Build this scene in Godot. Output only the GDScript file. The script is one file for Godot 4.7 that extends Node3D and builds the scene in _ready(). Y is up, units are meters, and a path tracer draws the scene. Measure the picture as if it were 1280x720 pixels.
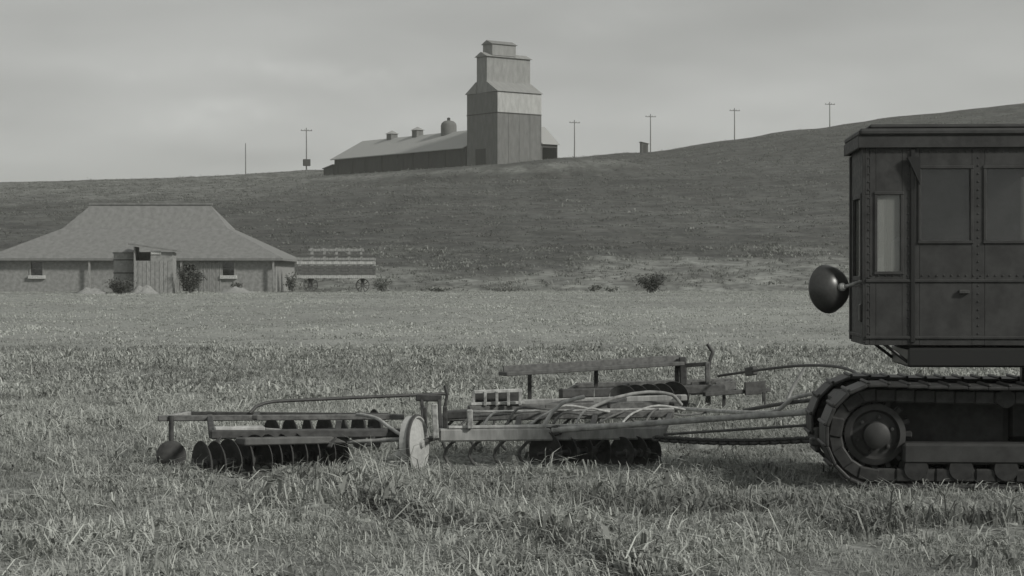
extends Node3D
# An old field photograph: a crawler tractor dragging tillage gear over a stubble field,
# farmstead behind, a dark hill and a wooden grain elevator on its crest.
# Metres, y up. The camera stands at the origin, 1.6 m above the field, looking along -z.

const F := 2437.0        # focal length in pixels of the 1280 px wide photograph
const EYE := 1.6
const HORIZON := 351.0
var rng := RandomNumberGenerator.new()
var names := {}
var bump_noise := FastNoiseLite.new()
var patch_noise := FastNoiseLite.new()
var M := {}

# ---------------------------------------------------------------- helpers
func at(px: float, py: float, d: float) -> Vector3:      # survey: bearing, elevation and range to a point
	return Vector3((px - 640.0) / F * d, EYE + (HORIZON - py) / F * d, -d)

func numbered(called: String) -> String:
	var n: int = names.get(called, 0)
	names[called] = n + 1
	return called if n == 0 else "%s_%03d" % [called, n]

func thing(called: String, label: String, category: String, where := Vector3.ZERO, turn := 0.0, group := "") -> Node3D:
	var o := Node3D.new()
	o.name = numbered(called)
	add_child(o)
	o.position = where
	o.rotation.y = turn
	tag(o, label, category, group)
	return o

func tag(o: Node, label: String, category: String, group := "", kind := "") -> void:
	if label: o.set_meta("label", label)
	if category: o.set_meta("category", category)
	if group: o.set_meta("group", group)
	if kind: o.set_meta("kind", kind)

func new_st() -> SurfaceTool:
	var st := SurfaceTool.new()
	st.begin(Mesh.PRIMITIVE_TRIANGLES)
	return st

func obj(called: String, st: SurfaceTool, m: Material, parent: Node = null) -> MeshInstance3D:
	st.generate_normals()
	var o := MeshInstance3D.new()
	o.mesh = st.commit()
	o.material_override = m
	if parent == null:
		o.name = numbered(called)
		add_child(o)
	else:
		o.name = called
		parent.add_child(o, true)
	return o

func shared(called: String, mesh: Mesh, m: Material, parent: Node, xf: Transform3D) -> MeshInstance3D:
	var o := MeshInstance3D.new()
	o.mesh = mesh
	o.material_override = m
	o.name = called
	parent.add_child(o, true)
	o.transform = xf
	return o

func tri(st: SurfaceTool, a: Vector3, b: Vector3, c: Vector3, out: Vector3) -> void:
	if (b - a).cross(c - a).dot(out) > 0.0:
		var t := b
		b = c
		c = t
	st.add_vertex(a); st.add_vertex(b); st.add_vertex(c)

func quad(st: SurfaceTool, a: Vector3, b: Vector3, c: Vector3, d: Vector3, out: Vector3) -> void:
	tri(st, a, b, c, out); tri(st, a, c, d, out)

# box with chamfered edges
func bx(st: SurfaceTool, xf: Transform3D, size: Vector3, bev := 0.0) -> void:
	st.set_smooth_group(-1)
	var h := size * 0.5
	if bev <= 0.0:
		for ax in 3:
			for s in [-1.0, 1.0]:
				var n := Vector3.ZERO; n[ax] = s
				var u := (ax + 1) % 3; var v := (ax + 2) % 3
				var q := []
				for k in [[-1, -1], [1, -1], [1, 1], [-1, 1]]:
					var p := Vector3.ZERO
					p[ax] = s * h[ax]; p[u] = k[0] * h[u]; p[v] = k[1] * h[v]
					q.append(xf * p)
				quad(st, q[0], q[1], q[2], q[3], xf.basis * n)
		return
	bev = minf(bev, minf(h.x, minf(h.y, h.z)) * 0.8)
	var i := h - Vector3.ONE * bev
	for ax in 3:
		var u := (ax + 1) % 3; var v := (ax + 2) % 3
		for s in [-1.0, 1.0]:
			var n := Vector3.ZERO; n[ax] = s
			var q := []
			for k in [[-1, -1], [1, -1], [1, 1], [-1, 1]]:
				var p := Vector3.ZERO
				p[ax] = s * h[ax]; p[u] = k[0] * i[u]; p[v] = k[1] * i[v]
				q.append(xf * p)
			quad(st, q[0], q[1], q[2], q[3], xf.basis * n)
		for su in [-1.0, 1.0]:           # the four edges along ax
			for sv in [-1.0, 1.0]:
				var n2 := Vector3.ZERO; n2[u] = su; n2[v] = sv
				var q2 := []
				for k in [[-1, 0], [1, 0], [1, 1], [-1, 1]]:
					var p := Vector3.ZERO
					p[ax] = k[0] * i[ax]
					p[u] = su * (h[u] if k[1] == 0 else i[u])
					p[v] = sv * (i[v] if k[1] == 0 else h[v])
					q2.append(xf * p)
				quad(st, q2[0], q2[1], q2[2], q2[3], xf.basis * n2)
	for sx in [-1.0, 1.0]:
		for sy in [-1.0, 1.0]:
			for sz in [-1.0, 1.0]:
				var sg := Vector3(sx, sy, sz)
				tri(st, xf * (sg * Vector3(h.x, i.y, i.z)), xf * (sg * Vector3(i.x, h.y, i.z)), xf * (sg * Vector3(i.x, i.y, h.z)), xf.basis * sg)

func slab(st: SurfaceTool, lo: Vector3, hi: Vector3, bev := 0.0) -> void:
	bx(st, Transform3D(Basis(), (lo + hi) * 0.5), (hi - lo).abs(), bev)

# straight beam of rectangular section between two points
func beam(st: SurfaceTool, a: Vector3, b: Vector3, w: float, h: float, bev := 0.006) -> void:
	var x := (b - a).normalized()
	var up := Vector3.UP if absf(x.y) < 0.95 else Vector3.BACK
	var z := x.cross(up).normalized()
	var y := z.cross(x).normalized()
	bx(st, Transform3D(Basis(x, y, z), (a + b) * 0.5), Vector3((b - a).length(), h, w), bev)

func tube(st: SurfaceTool, pts: Array, r, sides := 8) -> void:
	st.set_smooth_group(1)
	var rings := []
	var prev := Vector3.ZERO
	for k in pts.size():
		var t: Vector3
		if k == 0: t = pts[1] - pts[0]
		elif k == pts.size() - 1: t = pts[k] - pts[k - 1]
		else: t = (pts[k + 1] - pts[k]).normalized() + (pts[k] - pts[k - 1]).normalized()
		t = t.normalized()
		var u := prev
		if k == 0: u = t.cross(Vector3.UP if absf(t.y) < 0.9 else Vector3.RIGHT).normalized()
		u = (u - t * u.dot(t)).normalized()
		prev = u
		var v := t.cross(u)
		var rad: float = r[k] if r is Array else r
		var ring := []
		for j in sides:
			var a := TAU * j / sides
			ring.append(pts[k] + (u * cos(a) + v * sin(a)) * rad)
		rings.append(ring)
	for k in rings.size() - 1:
		for j in sides:
			var j2 := (j + 1) % sides
			var c: Vector3 = (pts[k] + pts[k + 1]) * 0.5
			quad(st, rings[k][j], rings[k][j2], rings[k + 1][j2], rings[k + 1][j], (rings[k][j] + rings[k + 1][j2]) * 0.5 - c)
	st.set_smooth_group(-1)
	for e in [0, rings.size() - 1]:
		var out: Vector3 = pts[0] - pts[1] if e == 0 else pts[e] - pts[e - 1]
		for j in range(1, sides - 1):
			tri(st, rings[e][0], rings[e][j], rings[e][j + 1], out)

# profile of [radius, height] pairs turned about the local y axis of xf
func lathe(st: SurfaceTool, xf: Transform3D, prof: Array, segs := 20) -> void:
	var group := 2
	var last := Vector2.ZERO
	for k in prof.size() - 1:
		var p: Array = prof[k]; var q: Array = prof[k + 1]
		var now := Vector2(q[0] - p[0], q[1] - p[1])
		if k > 0 and absf(last.angle_to(now)) > 0.62: group += 1     # a real edge in the profile
		last = now
		st.set_smooth_group(group)
		var dr: float = q[0] - p[0]; var dh: float = q[1] - p[1]
		for j in segs:
			var a0 := TAU * j / segs; var a1 := TAU * (j + 1) / segs
			var c0 := Vector3(cos(a0), 0, sin(a0)); var c1 := Vector3(cos(a1), 0, sin(a1))
			var n := (c0 + c1).normalized() * dh - Vector3.UP * dr
			var A: Vector3 = xf * (c0 * p[0] + Vector3.UP * p[1]); var B: Vector3 = xf * (c1 * p[0] + Vector3.UP * p[1])
			var C: Vector3 = xf * (c1 * q[0] + Vector3.UP * q[1]); var D: Vector3 = xf * (c0 * q[0] + Vector3.UP * q[1])
			if q[0] > 0.0: tri(st, A, C, D, xf.basis * n)
			if p[0] > 0.0: tri(st, A, B, C, xf.basis * n)

func axis(origin: Vector3, y: Vector3) -> Transform3D:    # frame whose y points along the given axis
	y = y.normalized()
	var x := y.cross(Vector3.UP if absf(y.y) < 0.9 else Vector3.RIGHT).normalized()
	return Transform3D(Basis(x, y, x.cross(y)), origin)

# polygon in a plane, extruded: pts are 3-D, off is the extrusion
func prism(st: SurfaceTool, pts: Array, off: Vector3) -> void:
	st.set_smooth_group(-1)
	var c := Vector3.ZERO
	for p in pts: c += p
	c /= pts.size()
	var flat := PackedVector2Array()
	var x: Vector3 = (pts[1] - pts[0]).normalized()
	var n := off.normalized()
	var y := n.cross(x).normalized()
	for p in pts: flat.append(Vector2((p - pts[0]).dot(x), (p - pts[0]).dot(y)))
	var idx := Geometry2D.triangulate_polygon(flat)
	for k in range(0, idx.size(), 3):
		tri(st, pts[idx[k]], pts[idx[k + 1]], pts[idx[k + 2]], -off)
		tri(st, pts[idx[k]] + off, pts[idx[k + 1]] + off, pts[idx[k + 2]] + off, off)
	for k in pts.size():
		var p: Vector3 = pts[k]; var q: Vector3 = pts[(k + 1) % pts.size()]
		var out := (q - p).cross(n)
		var mid := (p + q) * 0.5
		# outward test against the polygon itself
		var t2 := Vector2((mid + out.normalized() * 0.001 - pts[0]).dot(x), (mid + out.normalized() * 0.001 - pts[0]).dot(y))
		if Geometry2D.is_point_in_polygon(t2, flat): out = -out
		quad(st, p, q, q + off, p + off, out)

func grey_texture(seed_: int, freq: float, lo: float, size := 512, octaves := 5, stretch := 1.0) -> ImageTexture:
	var n := FastNoiseLite.new()
	n.seed = seed_
	n.noise_type = FastNoiseLite.TYPE_SIMPLEX
	n.frequency = freq
	n.fractal_octaves = octaves
	n.fractal_gain = 0.6
	var src := n.get_seamless_image(size, int(size * stretch), false, false, 0.2)
	if stretch != 1.0: src.resize(size, size, Image.INTERPOLATE_CUBIC)
	var im := Image.create(size, size, true, Image.FORMAT_RGB8)
	for y in size:
		for x in size:
			var v := clampf((src.get_pixel(x, y).r - 0.5) * 1.35 + 0.5, 0, 1)
			var g := lo + (1.0 - lo) * v
			im.set_pixel(x, y, Color(g, g, g).linear_to_srgb())
	im.generate_mipmaps()
	return ImageTexture.create_from_image(im)

func normal_texture(seed_: int, freq: float, strength: float, size := 512) -> ImageTexture:
	var n := FastNoiseLite.new()
	n.seed = seed_
	n.frequency = freq
	n.fractal_octaves = 5
	var im := n.get_seamless_image(size, size, false, false, 0.2)
	im.convert(Image.FORMAT_RGBA8)
	im.bump_map_to_normal_map(strength)
	im.generate_mipmaps()
	return ImageTexture.create_from_image(im)

# matte material of a given linear reflectance; the film stock is faintly green
func mat(g: float, rough := 0.9, tex: Texture2D = null, scale := 1.0, metal := 0.0) -> StandardMaterial3D:
	var m := StandardMaterial3D.new()
	m.albedo_color = Color(minf(g * 0.985, 1.0), minf(g, 1.0), minf(g * 0.975, 1.0)).linear_to_srgb()
	m.roughness = rough
	m.metallic = metal
	if tex:
		m.albedo_texture = tex
		m.uv1_triplanar = true
		m.uv1_scale = Vector3.ONE * scale
	return m

# ---------------------------------------------------------------- lie of the land
func ground_height(x: float, z: float) -> float:
	var d := -z
	var h := 0.75 * smoothstep(50.0, 155.0, d)
	var near := 1.0 - smoothstep(60.0, 150.0, d)
	h += bump_noise.get_noise_2d(x * 1.0, z * 1.0) * 0.05 * near
	h += bump_noise.get_noise_2d(x * 0.22 + 40.0, z * 0.22) * 0.10 * smoothstep(8.0, 30.0, d) * near
	# the old wheel furrow that runs from the harrow towards the lower right
	var f := furrow(x, z)
	h -= 0.20 * f.x
	h += 0.07 * f.y
	return h

func furrow(x: float, z: float) -> Vector2:
	var a := Vector2(-1.75, -15.3); var b := Vector2(0.35, -11.0)
	var p := Vector2(x, z)
	var ab := b - a
	var t := clampf((p - a).dot(ab) / ab.length_squared(), -0.15, 1.6)
	var q := a + ab * t + Vector2(0.12 * sin(t * 9.0), 0.0)
	var dist := (p - q).length()
	return Vector2(exp(-pow(dist / 0.19, 2.0)), exp(-pow((dist - 0.42) / 0.15, 2.0)))

const CREST := [[-400.0, 19.0], [-113.0, 23.1], [-88.0, 24.0], [-42.0, 25.9], [-10.0, 27.6], [10.6, 28.8], [28.0, 29.8], [46.0, 32.4], [63.5, 34.8], [88.0, 37.9], [113.0, 40.4], [400.0, 52.0]]
func crest(x: float) -> float:
	if x <= CREST[0][0]: return CREST[0][1]
	for k in CREST.size() - 1:
		if x <= CREST[k + 1][0]:
			var t: float = (x - CREST[k][0]) / (CREST[k + 1][0] - CREST[k][0])
			t = lerpf(t, t * t * (3.0 - 2.0 * t), 0.5)
			return lerpf(CREST[k][1], CREST[k + 1][1], t)
	return CREST[-1][1]

func hill_height(x: float, z: float) -> float:
	var d := -z
	var c := crest(x)
	if d <= 150.0: return -0.6
	var p := pow(clampf((d - 158.0) / 272.0, 0.0, 1.0), 0.88)
	var h := 0.72 + (c - 0.72) * p
	h = lerpf(-0.6, h, smoothstep(150.0, 160.0, d))
	if d > 430.0: h = c - 0.035 * (d - 430.0)
	h += patch_noise.get_noise_2d(x * 0.35, z * 0.35) * 0.55 * smoothstep(165.0, 240.0, d)
	h += bump_noise.get_noise_2d(x * 0.12, z * 0.12) * 0.22 * smoothstep(165.0, 200.0, d)
	# graded yard under the elevator and its warehouse
	var a := Vector2(3.0, -340.0); var b := Vector2(-32.0, -386.0)
	var q := Vector2(x, z)
	var t := clampf((q - a).dot(b - a) / (b - a).length_squared(), 0.0, 1.0)
	var w := 1.0 - smoothstep(9.0, 26.0, (q - a.lerp(b, t)).length())
	var pad := 21.45 + maxf(0.0, x + 1.0) * 0.11
	return lerpf(h, pad, w)

func land(x: float, z: float) -> float:
	return maxf(ground_height(x, z), hill_height(x, z))

# ---------------------------------------------------------------- scene
func _ready() -> void:
	rng.seed = 20
	bump_noise.seed = 3
	bump_noise.frequency = 0.45
	bump_noise.fractal_octaves = 4
	patch_noise.seed = 11
	patch_noise.frequency = 0.06
	patch_noise.fractal_octaves = 4

	var cam := Camera3D.new()
	cam.name = "camera"
	cam.fov = rad_to_deg(2.0 * atan(360.0 / F))
	cam.position = Vector3(0, EYE, 0)
	cam.rotation.x = -atan((360.0 - HORIZON) / F)
	cam.near = 0.1
	cam.far = 9000.0
	add_child(cam)
	cam.current = true

	var env := Environment.new()
	env.background_mode = Environment.BG_SKY
	env.sky = make_sky()
	env.tonemap_mode = Environment.TONE_MAPPER_LINEAR
	env.tonemap_exposure = 0.60
	env.sdfgi_enabled = true
	env.ssao_enabled = true
	env.ssil_enabled = true
	env.fog_enabled = true
	env.fog_density = 0.0003
	env.fog_light_color = Color(0.80, 0.81, 0.78)
	var we := WorldEnvironment.new()
	we.name = "world_environment"
	we.environment = env
	add_child(we)

	var sun := DirectionalLight3D.new()
	sun.name = "sun"
	sun.light_energy = 1.5
	sun.light_color = Color(1.0, 0.99, 0.965)
	sun.light_angular_distance = 7.0
	sun.shadow_enabled = true
	add_child(sun)
	sun.look_at_from_position(Vector3.ZERO, -Vector3(0.70, 0.52, 0.42))

	make_materials()
	make_land()
	make_elevator()
	make_warehouse()
	make_poles()
	make_farm()
	make_scrub()
	make_tractor()
	make_implements()
	make_grass()

func make_sky() -> Sky:
	var W := 2048; var H := 1024
	var n := FastNoiseLite.new()
	n.seed = 8; n.frequency = 0.35; n.fractal_octaves = 5; n.fractal_gain = 0.55
	var r := RandomNumberGenerator.new()
	r.seed = 5
	var streaks := [[-5.6, 6.15, 3.2, 0.42, 0.075], [-8.6, 4.75, 2.6, 0.4, 0.06], [-11.0, 6.2, 2.0, 0.3, 0.03], [-3.4, 3.6, 3.0, 1.6, 0.045], [2.6, 7.7, 2.0, 0.5, 0.03], [8.0, 4.4, 3.0, 1.0, 0.035]]
	for k in 60:
		streaks.append([r.randf_range(15, 345), r.randf_range(2, 16), r.randf_range(1.5, 4.0), r.randf_range(0.3, 1.0), r.randf_range(0.02, 0.07)])
	var bytes := PackedFloat32Array()
	bytes.resize(W * H * 3)
	var o := 0
	for y in H:
		var e := (0.5 - (y + 0.5) / H) * PI
		var se := sin(e); var ce := cos(e)
		var deg := rad_to_deg(e)
		var base := lerpf(0.81, 0.70, smoothstep(1.0, 9.0, deg))
		base = lerpf(base, 0.53, smoothstep(9.0, 70.0, deg))
		if e < 0.0: base = lerpf(0.81, 0.3, smoothstep(0.0, 12.0, -deg))
		for x in W:
			var v := base
			if e >= 0.0:
				var az := (x + 0.5) / W * TAU
				var k := 1.4 / (se + 0.07)
				v *= 1.0 + 0.22 * n.get_noise_2d(sin(az) * ce * k, -cos(az) * ce * k)
				if deg < 22.0:
					var da := rad_to_deg(az)
					for s in streaks:
						var u: float = wrapf(da - s[0], -180.0, 180.0) / s[2]
						if u > 2.5 or u < -2.5: continue
						var w: float = (deg - s[1] + 0.25 * sin(u * 2.0 + s[0])) / s[3]
						if w > 2.5 or w < -2.5: continue
						v += s[4] * 1.7 * exp(-u * u - w * w) * (1.0 + 0.8 * n.get_noise_2d(da * 3.0, deg * 14.0))
			bytes[o] = v * 0.985; bytes[o + 1] = v; bytes[o + 2] = v * 0.97
			o += 3
	var im := Image.create_from_data(W, H, false, Image.FORMAT_RGBF, bytes.to_byte_array())
	var pm := PanoramaSkyMaterial.new()
	pm.panorama = ImageTexture.create_from_image(im)
	var sky := Sky.new()
	sky.sky_material = pm
	return sky

func make_materials() -> void:
	var fine := grey_texture(1, 0.03, 0.45, 512, 6)
	var grain := grey_texture(2, 0.012, 0.5, 512, 6, 0.12)
	var blotch := grey_texture(4, 0.008, 0.35, 512, 6)
	var streak := grey_texture(6, 0.02, 0.72, 512, 6, 0.25)
	var scuff := grey_texture(15, 0.01, 0.5, 512, 7)
	var stain := grey_texture(12, 0.02, 0.66, 512, 6)
	var fleck := grey_texture(9, 0.035, 0.68, 512, 6)
	M.soil = mat(1.0, 0.97, fine, 0.45)
	M.soil.vertex_color_use_as_albedo = true
	M.soil.uv1_world_triplanar = true
	M.soil.normal_enabled = true
	M.soil.normal_texture = normal_texture(7, 0.03, 6.0)
	M.hill = mat(1.0, 0.97, blotch, 0.05)
	M.hill.vertex_color_use_as_albedo = true
	M.hill.uv1_world_triplanar = true
	M.hill.detail_enabled = true
	M.hill.detail_blend_mode = BaseMaterial3D.BLEND_MODE_MUL
	M.hill.detail_albedo = fine
	M.grass = mat(1.0, 0.85)
	M.grass.vertex_color_use_as_albedo = true
	M.grass.cull_mode = BaseMaterial3D.CULL_DISABLED
	M.grass.backlight_enabled = true
	M.grass.backlight = Color(0.4, 0.4, 0.39)
	M.clod = mat(1.0, 0.97)
	M.clod.vertex_color_use_as_albedo = true
	M.leaf = M.grass
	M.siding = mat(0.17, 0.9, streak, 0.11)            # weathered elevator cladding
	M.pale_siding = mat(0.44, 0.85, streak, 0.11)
	M.cupola_siding = mat(0.29, 0.9, streak, 0.11)
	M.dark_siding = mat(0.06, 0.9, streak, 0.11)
	M.tin_roof = mat(0.40, 0.6, fleck, 0.3)
	M.shingle = mat(0.23, 0.92, stain, 0.16)
	M.house_wall = mat(0.31, 0.9, stain, 0.22)
	M.pale_paint = mat(0.62, 0.7, fine, 0.6)
	M.pole = mat(0.20, 0.9, grain, 0.6)
	M.wood = mat(0.34, 0.88, grain, 1.6)
	M.pale_wood = mat(0.52, 0.85, grain, 1.6)
	M.dark_wood = mat(0.13, 0.9, grain, 1.6)
	M.dirt = mat(0.36, 0.97, fine, 0.5)
	M.iron = mat(0.075, 0.62, blotch, 2.2)              # dull dark implement iron
	M.rust = mat(0.17, 0.85, blotch, 2.5)
	M.worn_paint = mat(0.52, 0.6, blotch, 2.0)
	M.wheel_paint = mat(0.46, 0.75, stain, 1.8)
	M.bright_steel = mat(0.62, 0.4, blotch, 3.0, 0.4)
	M.disc = mat(0.075, 0.8, blotch, 2.0)
	M.tractor = mat(0.046, 0.5, scuff, 0.8)
	M.tractor.roughness_texture = fine
	M.tractor.roughness = 0.75            # dark enamel under dust
	M.tractor_side = M.tractor
	M.shoe = mat(0.05, 0.55, blotch, 2.0)
	M.shoe_b = mat(0.036, 0.6, blotch, 2.4)
	M.black = mat(0.018, 0.35)
	M.lamp = mat(0.07, 0.33, fleck, 1.5, 0.3)
	M.glass = StandardMaterial3D.new()
	M.glass.albedo_color = Color(0.62, 0.63, 0.61, 0.32)
	M.glass.transparency = BaseMaterial3D.TRANSPARENCY_ALPHA
	M.glass.roughness = 0.05
	M.clear_glass = M.glass.duplicate()
	M.clear_glass.albedo_color = Color(0.3, 0.31, 0.3, 0.1)
	M.lens = mat(0.5, 0.1, null, 1.0, 0.3)

func make_land() -> void:
	# field: one sheet out to the horizon, finer near the camera
	var st := new_st()
	var xs: Array[float] = []
	var zs: Array[float] = []
	var d := -30.0
	while d < 5000.0:
		zs.append(d)
		if d < 4.0: d += 3.0
		elif d < 24.0: d += 0.09
		elif d < 60.0: d += 0.4
		elif d < 170.0: d += 2.5
		else: d *= 1.25
	zs.append(5000.0)
	var x := 0.0
	var half: Array[float] = []
	while x < 5000.0:
		half.append(x)
		if x < 6.0: x += 0.1
		elif x < 14.0: x += 0.5
		elif x < 60.0: x += 3.0
		else: x *= 1.3
	half.append(5000.0)
	for k in range(half.size() - 1, 0, -1): xs.append(-half[k])
	for v in half: xs.append(v)
	st.set_smooth_group(0)
	var nx := xs.size()
	for zz in zs:
		for xx in xs:
			var far: bool = zz > 400.0 or absf(xx) > 300.0
			st.set_color(field_colour(xx, zz))
			st.add_vertex(Vector3(xx, -4.0 if far and zz > 400.0 else ground_height(xx, -zz), -zz))
	for i in zs.size() - 1:
		for j in nx - 1:
			var a := i * nx + j
			st.add_index(a); st.add_index(a + nx); st.add_index(a + 1)
			st.add_index(a + 1); st.add_index(a + nx); st.add_index(a + nx + 1)
	var g := obj("field", st, M.soil)
	tag(g, "", "", "", "structure")

	st = new_st()
	st.set_smooth_group(0)
	xs = []
	zs = []
	x = -900.0
	while x <= 900.0:
		xs.append(x)
		x += 2.0 if absf(x) < 130.0 else 35.0
	d = 148.0
	while d < 2500.0:
		zs.append(d)
		if d < 450.0: d += 2.0
		else: d *= 1.15
	nx = xs.size()
	for zz in zs:
		for xx in xs:
			st.set_color(hill_colour(xx, zz))
			st.add_vertex(Vector3(xx, hill_height(xx, -zz), -zz))
	for i in zs.size() - 1:
		for j in nx - 1:
			var a := i * nx + j
			st.add_index(a); st.add_index(a + nx); st.add_index(a + 1)
			st.add_index(a + 1); st.add_index(a + nx); st.add_index(a + nx + 1)
	var hl := obj("hill", st, M.hill)
	tag(hl, "", "", "", "structure")

func tint(v: float) -> Color:
	return Color(v * 0.98, v, v * 0.965)

func strip_edge(x: float) -> float:                      # where the cut strip begins
	return 46.0 - 7.0 * smoothstep(-2.0, 8.0, x) + 7.0 * patch_noise.get_noise_2d(x * 2.2, 5.0) + 2.5 * bump_noise.get_noise_2d(x, 3.0)

# bare soil and matted straw; the strip of cut stubble beyond 46 m is paler
func field_colour(x: float, d: float) -> Color:
	var v := 0.29
	var edge := strip_edge(x)
	v = lerpf(v, 0.35, smoothstep(edge - 8.0, edge + 5.0, d))
	v *= 1.0 + 0.45 * patch_noise.get_noise_2d(x * 6.0, d * 3.0) * (1.0 - smoothstep(40.0, 80.0, d))
	v *= 1.0 + 0.25 * patch_noise.get_noise_2d(x * 0.6, d * 0.6)
	return tint(v)

# ploughed dark slope; pale grass along its foot, round the yard and on the left shoulder
func hill_colour(x: float, d: float) -> Color:
	var h := hill_height(x, -d)
	var n := patch_noise.get_noise_2d(x * 0.8, d * 0.8)
	var n2 := bump_noise.get_noise_2d(x * 0.35, d * 0.2)
	var n3 := bump_noise.get_noise_2d(x * 0.02 + d * 0.012, d * 0.16 - x * 0.03)
	var n4 := patch_noise.get_noise_2d(x * 0.22, d * 0.22)
	var dark := 0.122 * (1.0 + 0.25 * n + 0.45 * n2 + 0.30 * n3 + 0.35 * n4)
	var pale := 0.33 * (1.0 + 0.25 * n + 0.35 * n2)
	var foot := lerpf(2.4, 4.3, smoothstep(2.0, 20.0, x)) + n * 1.6
	var w := 1.0 - smoothstep(foot - 0.3, foot + 0.4, h)
	var left := smoothstep(-24.0, -52.0, x + n * 14.0) * smoothstep(10.0, 17.0, h + n * 3.0)
	w = maxf(w, left * 0.75)
	# worn verge just below the elevator yard
	var verge := exp(-pow((h - 20.0 - maxf(0.0, x) * 0.10) / 0.7, 2.0)) * smoothstep(-60.0, -30.0, x) * (1.0 - smoothstep(12.0, 34.0, x))
	w = maxf(w, verge * 0.75)
	return tint(lerpf(dark, pale, w))

# ---------------------------------------------------------------- grain elevator
func make_elevator() -> void:
	var base := 21.4
	var t := thing("grain_elevator", "tall stepped wooden grain elevator with pale upper band on the hill crest", "grain elevator", Vector3(-2.53, base, -342.0), deg_to_rad(38.0))
	var st := new_st()
	slab(st, Vector3(-0.2, -3.0, -9.2), Vector3(10.0, 0.35, 0.2), 0.05)
	obj("foundation", st, mat(0.4, 0.9), t)
	st = new_st()
	slab(st, Vector3(0, 0.3, -9.0), Vector3(9.8, 9.8, 0), 0.03)
	obj("wall", st, M.siding, t)
	# the upper band: pale on the front, the same weathered cladding on the side wall
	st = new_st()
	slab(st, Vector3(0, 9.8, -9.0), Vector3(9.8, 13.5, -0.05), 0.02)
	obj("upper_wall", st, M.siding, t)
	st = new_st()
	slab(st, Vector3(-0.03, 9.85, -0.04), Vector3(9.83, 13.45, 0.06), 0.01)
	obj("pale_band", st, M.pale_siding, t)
	# horizontal boards that show as courses at the front
	st = new_st()
	slab(st, Vector3(-0.08, 9.68, -9.06), Vector3(9.88, 9.86, 0.1), 0.03)
	obj("belt_board", st, M.dark_siding, t)
	# shoulders: sloping roof on the front and the back of the cupola
	for s in [0, 1]:
		st = new_st()
		var z0 := 0.35 if s == 0 else -9.35
		var z1 := -3.1 if s == 0 else -6.1
		prism(st, [Vector3(-0.2, 13.5, z0), Vector3(-0.2, 15.5, z1), Vector3(-0.2, 13.5, z1)], Vector3(10.2, 0, 0))
		obj("shoulder_roof", st, M.cupola_siding, t)
	st = new_st()
	slab(st, Vector3(0.0, 13.5, -6.1), Vector3(9.8, 19.9, -3.1), 0.03)
	obj("cupola", st, M.cupola_siding, t)
	st = new_st()
	prism(st, [Vector3(-0.25, 19.9, -2.75), Vector3(-0.25, 20.75, -4.6), Vector3(-0.25, 19.9, -6.45)], Vector3(10.3, 0, 0))
	obj("cupola_roof", st, M.cupola_siding, t)
	st = new_st()
	slab(st, Vector3(1.3, 20.2, -6.0), Vector3(6.6, 22.2, -3.2), 0.03)
	obj("head_house", st, M.cupola_siding, t)
	st = new_st()
	prism(st, [Vector3(1.05, 22.2, -2.95), Vector3(1.05, 22.95, -4.6), Vector3(1.05, 22.2, -6.25)], Vector3(5.8, 0, 0))
	obj("head_house_roof", st, M.shingle, t)
	var dr := new_st()
	slab(dr, Vector3(-0.06, 0.4, -6.4), Vector3(0.02, 3.6, -3.4), 0.01)
	obj("sliding_door", dr, M.dark_siding, t)
	for k in 5:                                            # corner boards and battens
		var b := new_st()
		var x := 0.04 + k * 2.43
		slab(b, Vector3(x - 0.09, 0.35, -0.02), Vector3(x + 0.09, 9.66, 0.05), 0.01)
		obj("batten", b, M.siding, t)
	# drive shed against the right side, open towards the camera
	var sh := thing("drive_shed", "small pitched drive shed with a dark open front leaning on the elevator", "shed", Vector3(-2.53, base, -342.0) + Vector3(0.788, 0, -0.616) * 9.85, deg_to_rad(38.0))
	st = new_st()
	slab(st, Vector3(3.55, -1.5, -8.0), Vector3(3.75, 4.6, 0), 0.02)
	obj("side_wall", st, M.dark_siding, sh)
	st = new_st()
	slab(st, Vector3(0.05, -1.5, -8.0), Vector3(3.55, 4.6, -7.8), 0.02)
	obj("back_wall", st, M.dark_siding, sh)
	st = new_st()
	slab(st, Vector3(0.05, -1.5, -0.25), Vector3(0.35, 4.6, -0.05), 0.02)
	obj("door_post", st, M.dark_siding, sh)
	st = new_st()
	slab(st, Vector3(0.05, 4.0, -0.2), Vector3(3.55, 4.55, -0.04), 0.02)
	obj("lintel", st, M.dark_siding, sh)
	st = new_st()
	prism(st, [Vector3(0.03, 4.6, 0.4), Vector3(0.03, 8.1, -4.0), Vector3(0.03, 4.6, -8.4)], Vector3(4.0, 0, 0))
	obj("roof", st, M.tin_roof, sh)

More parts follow.
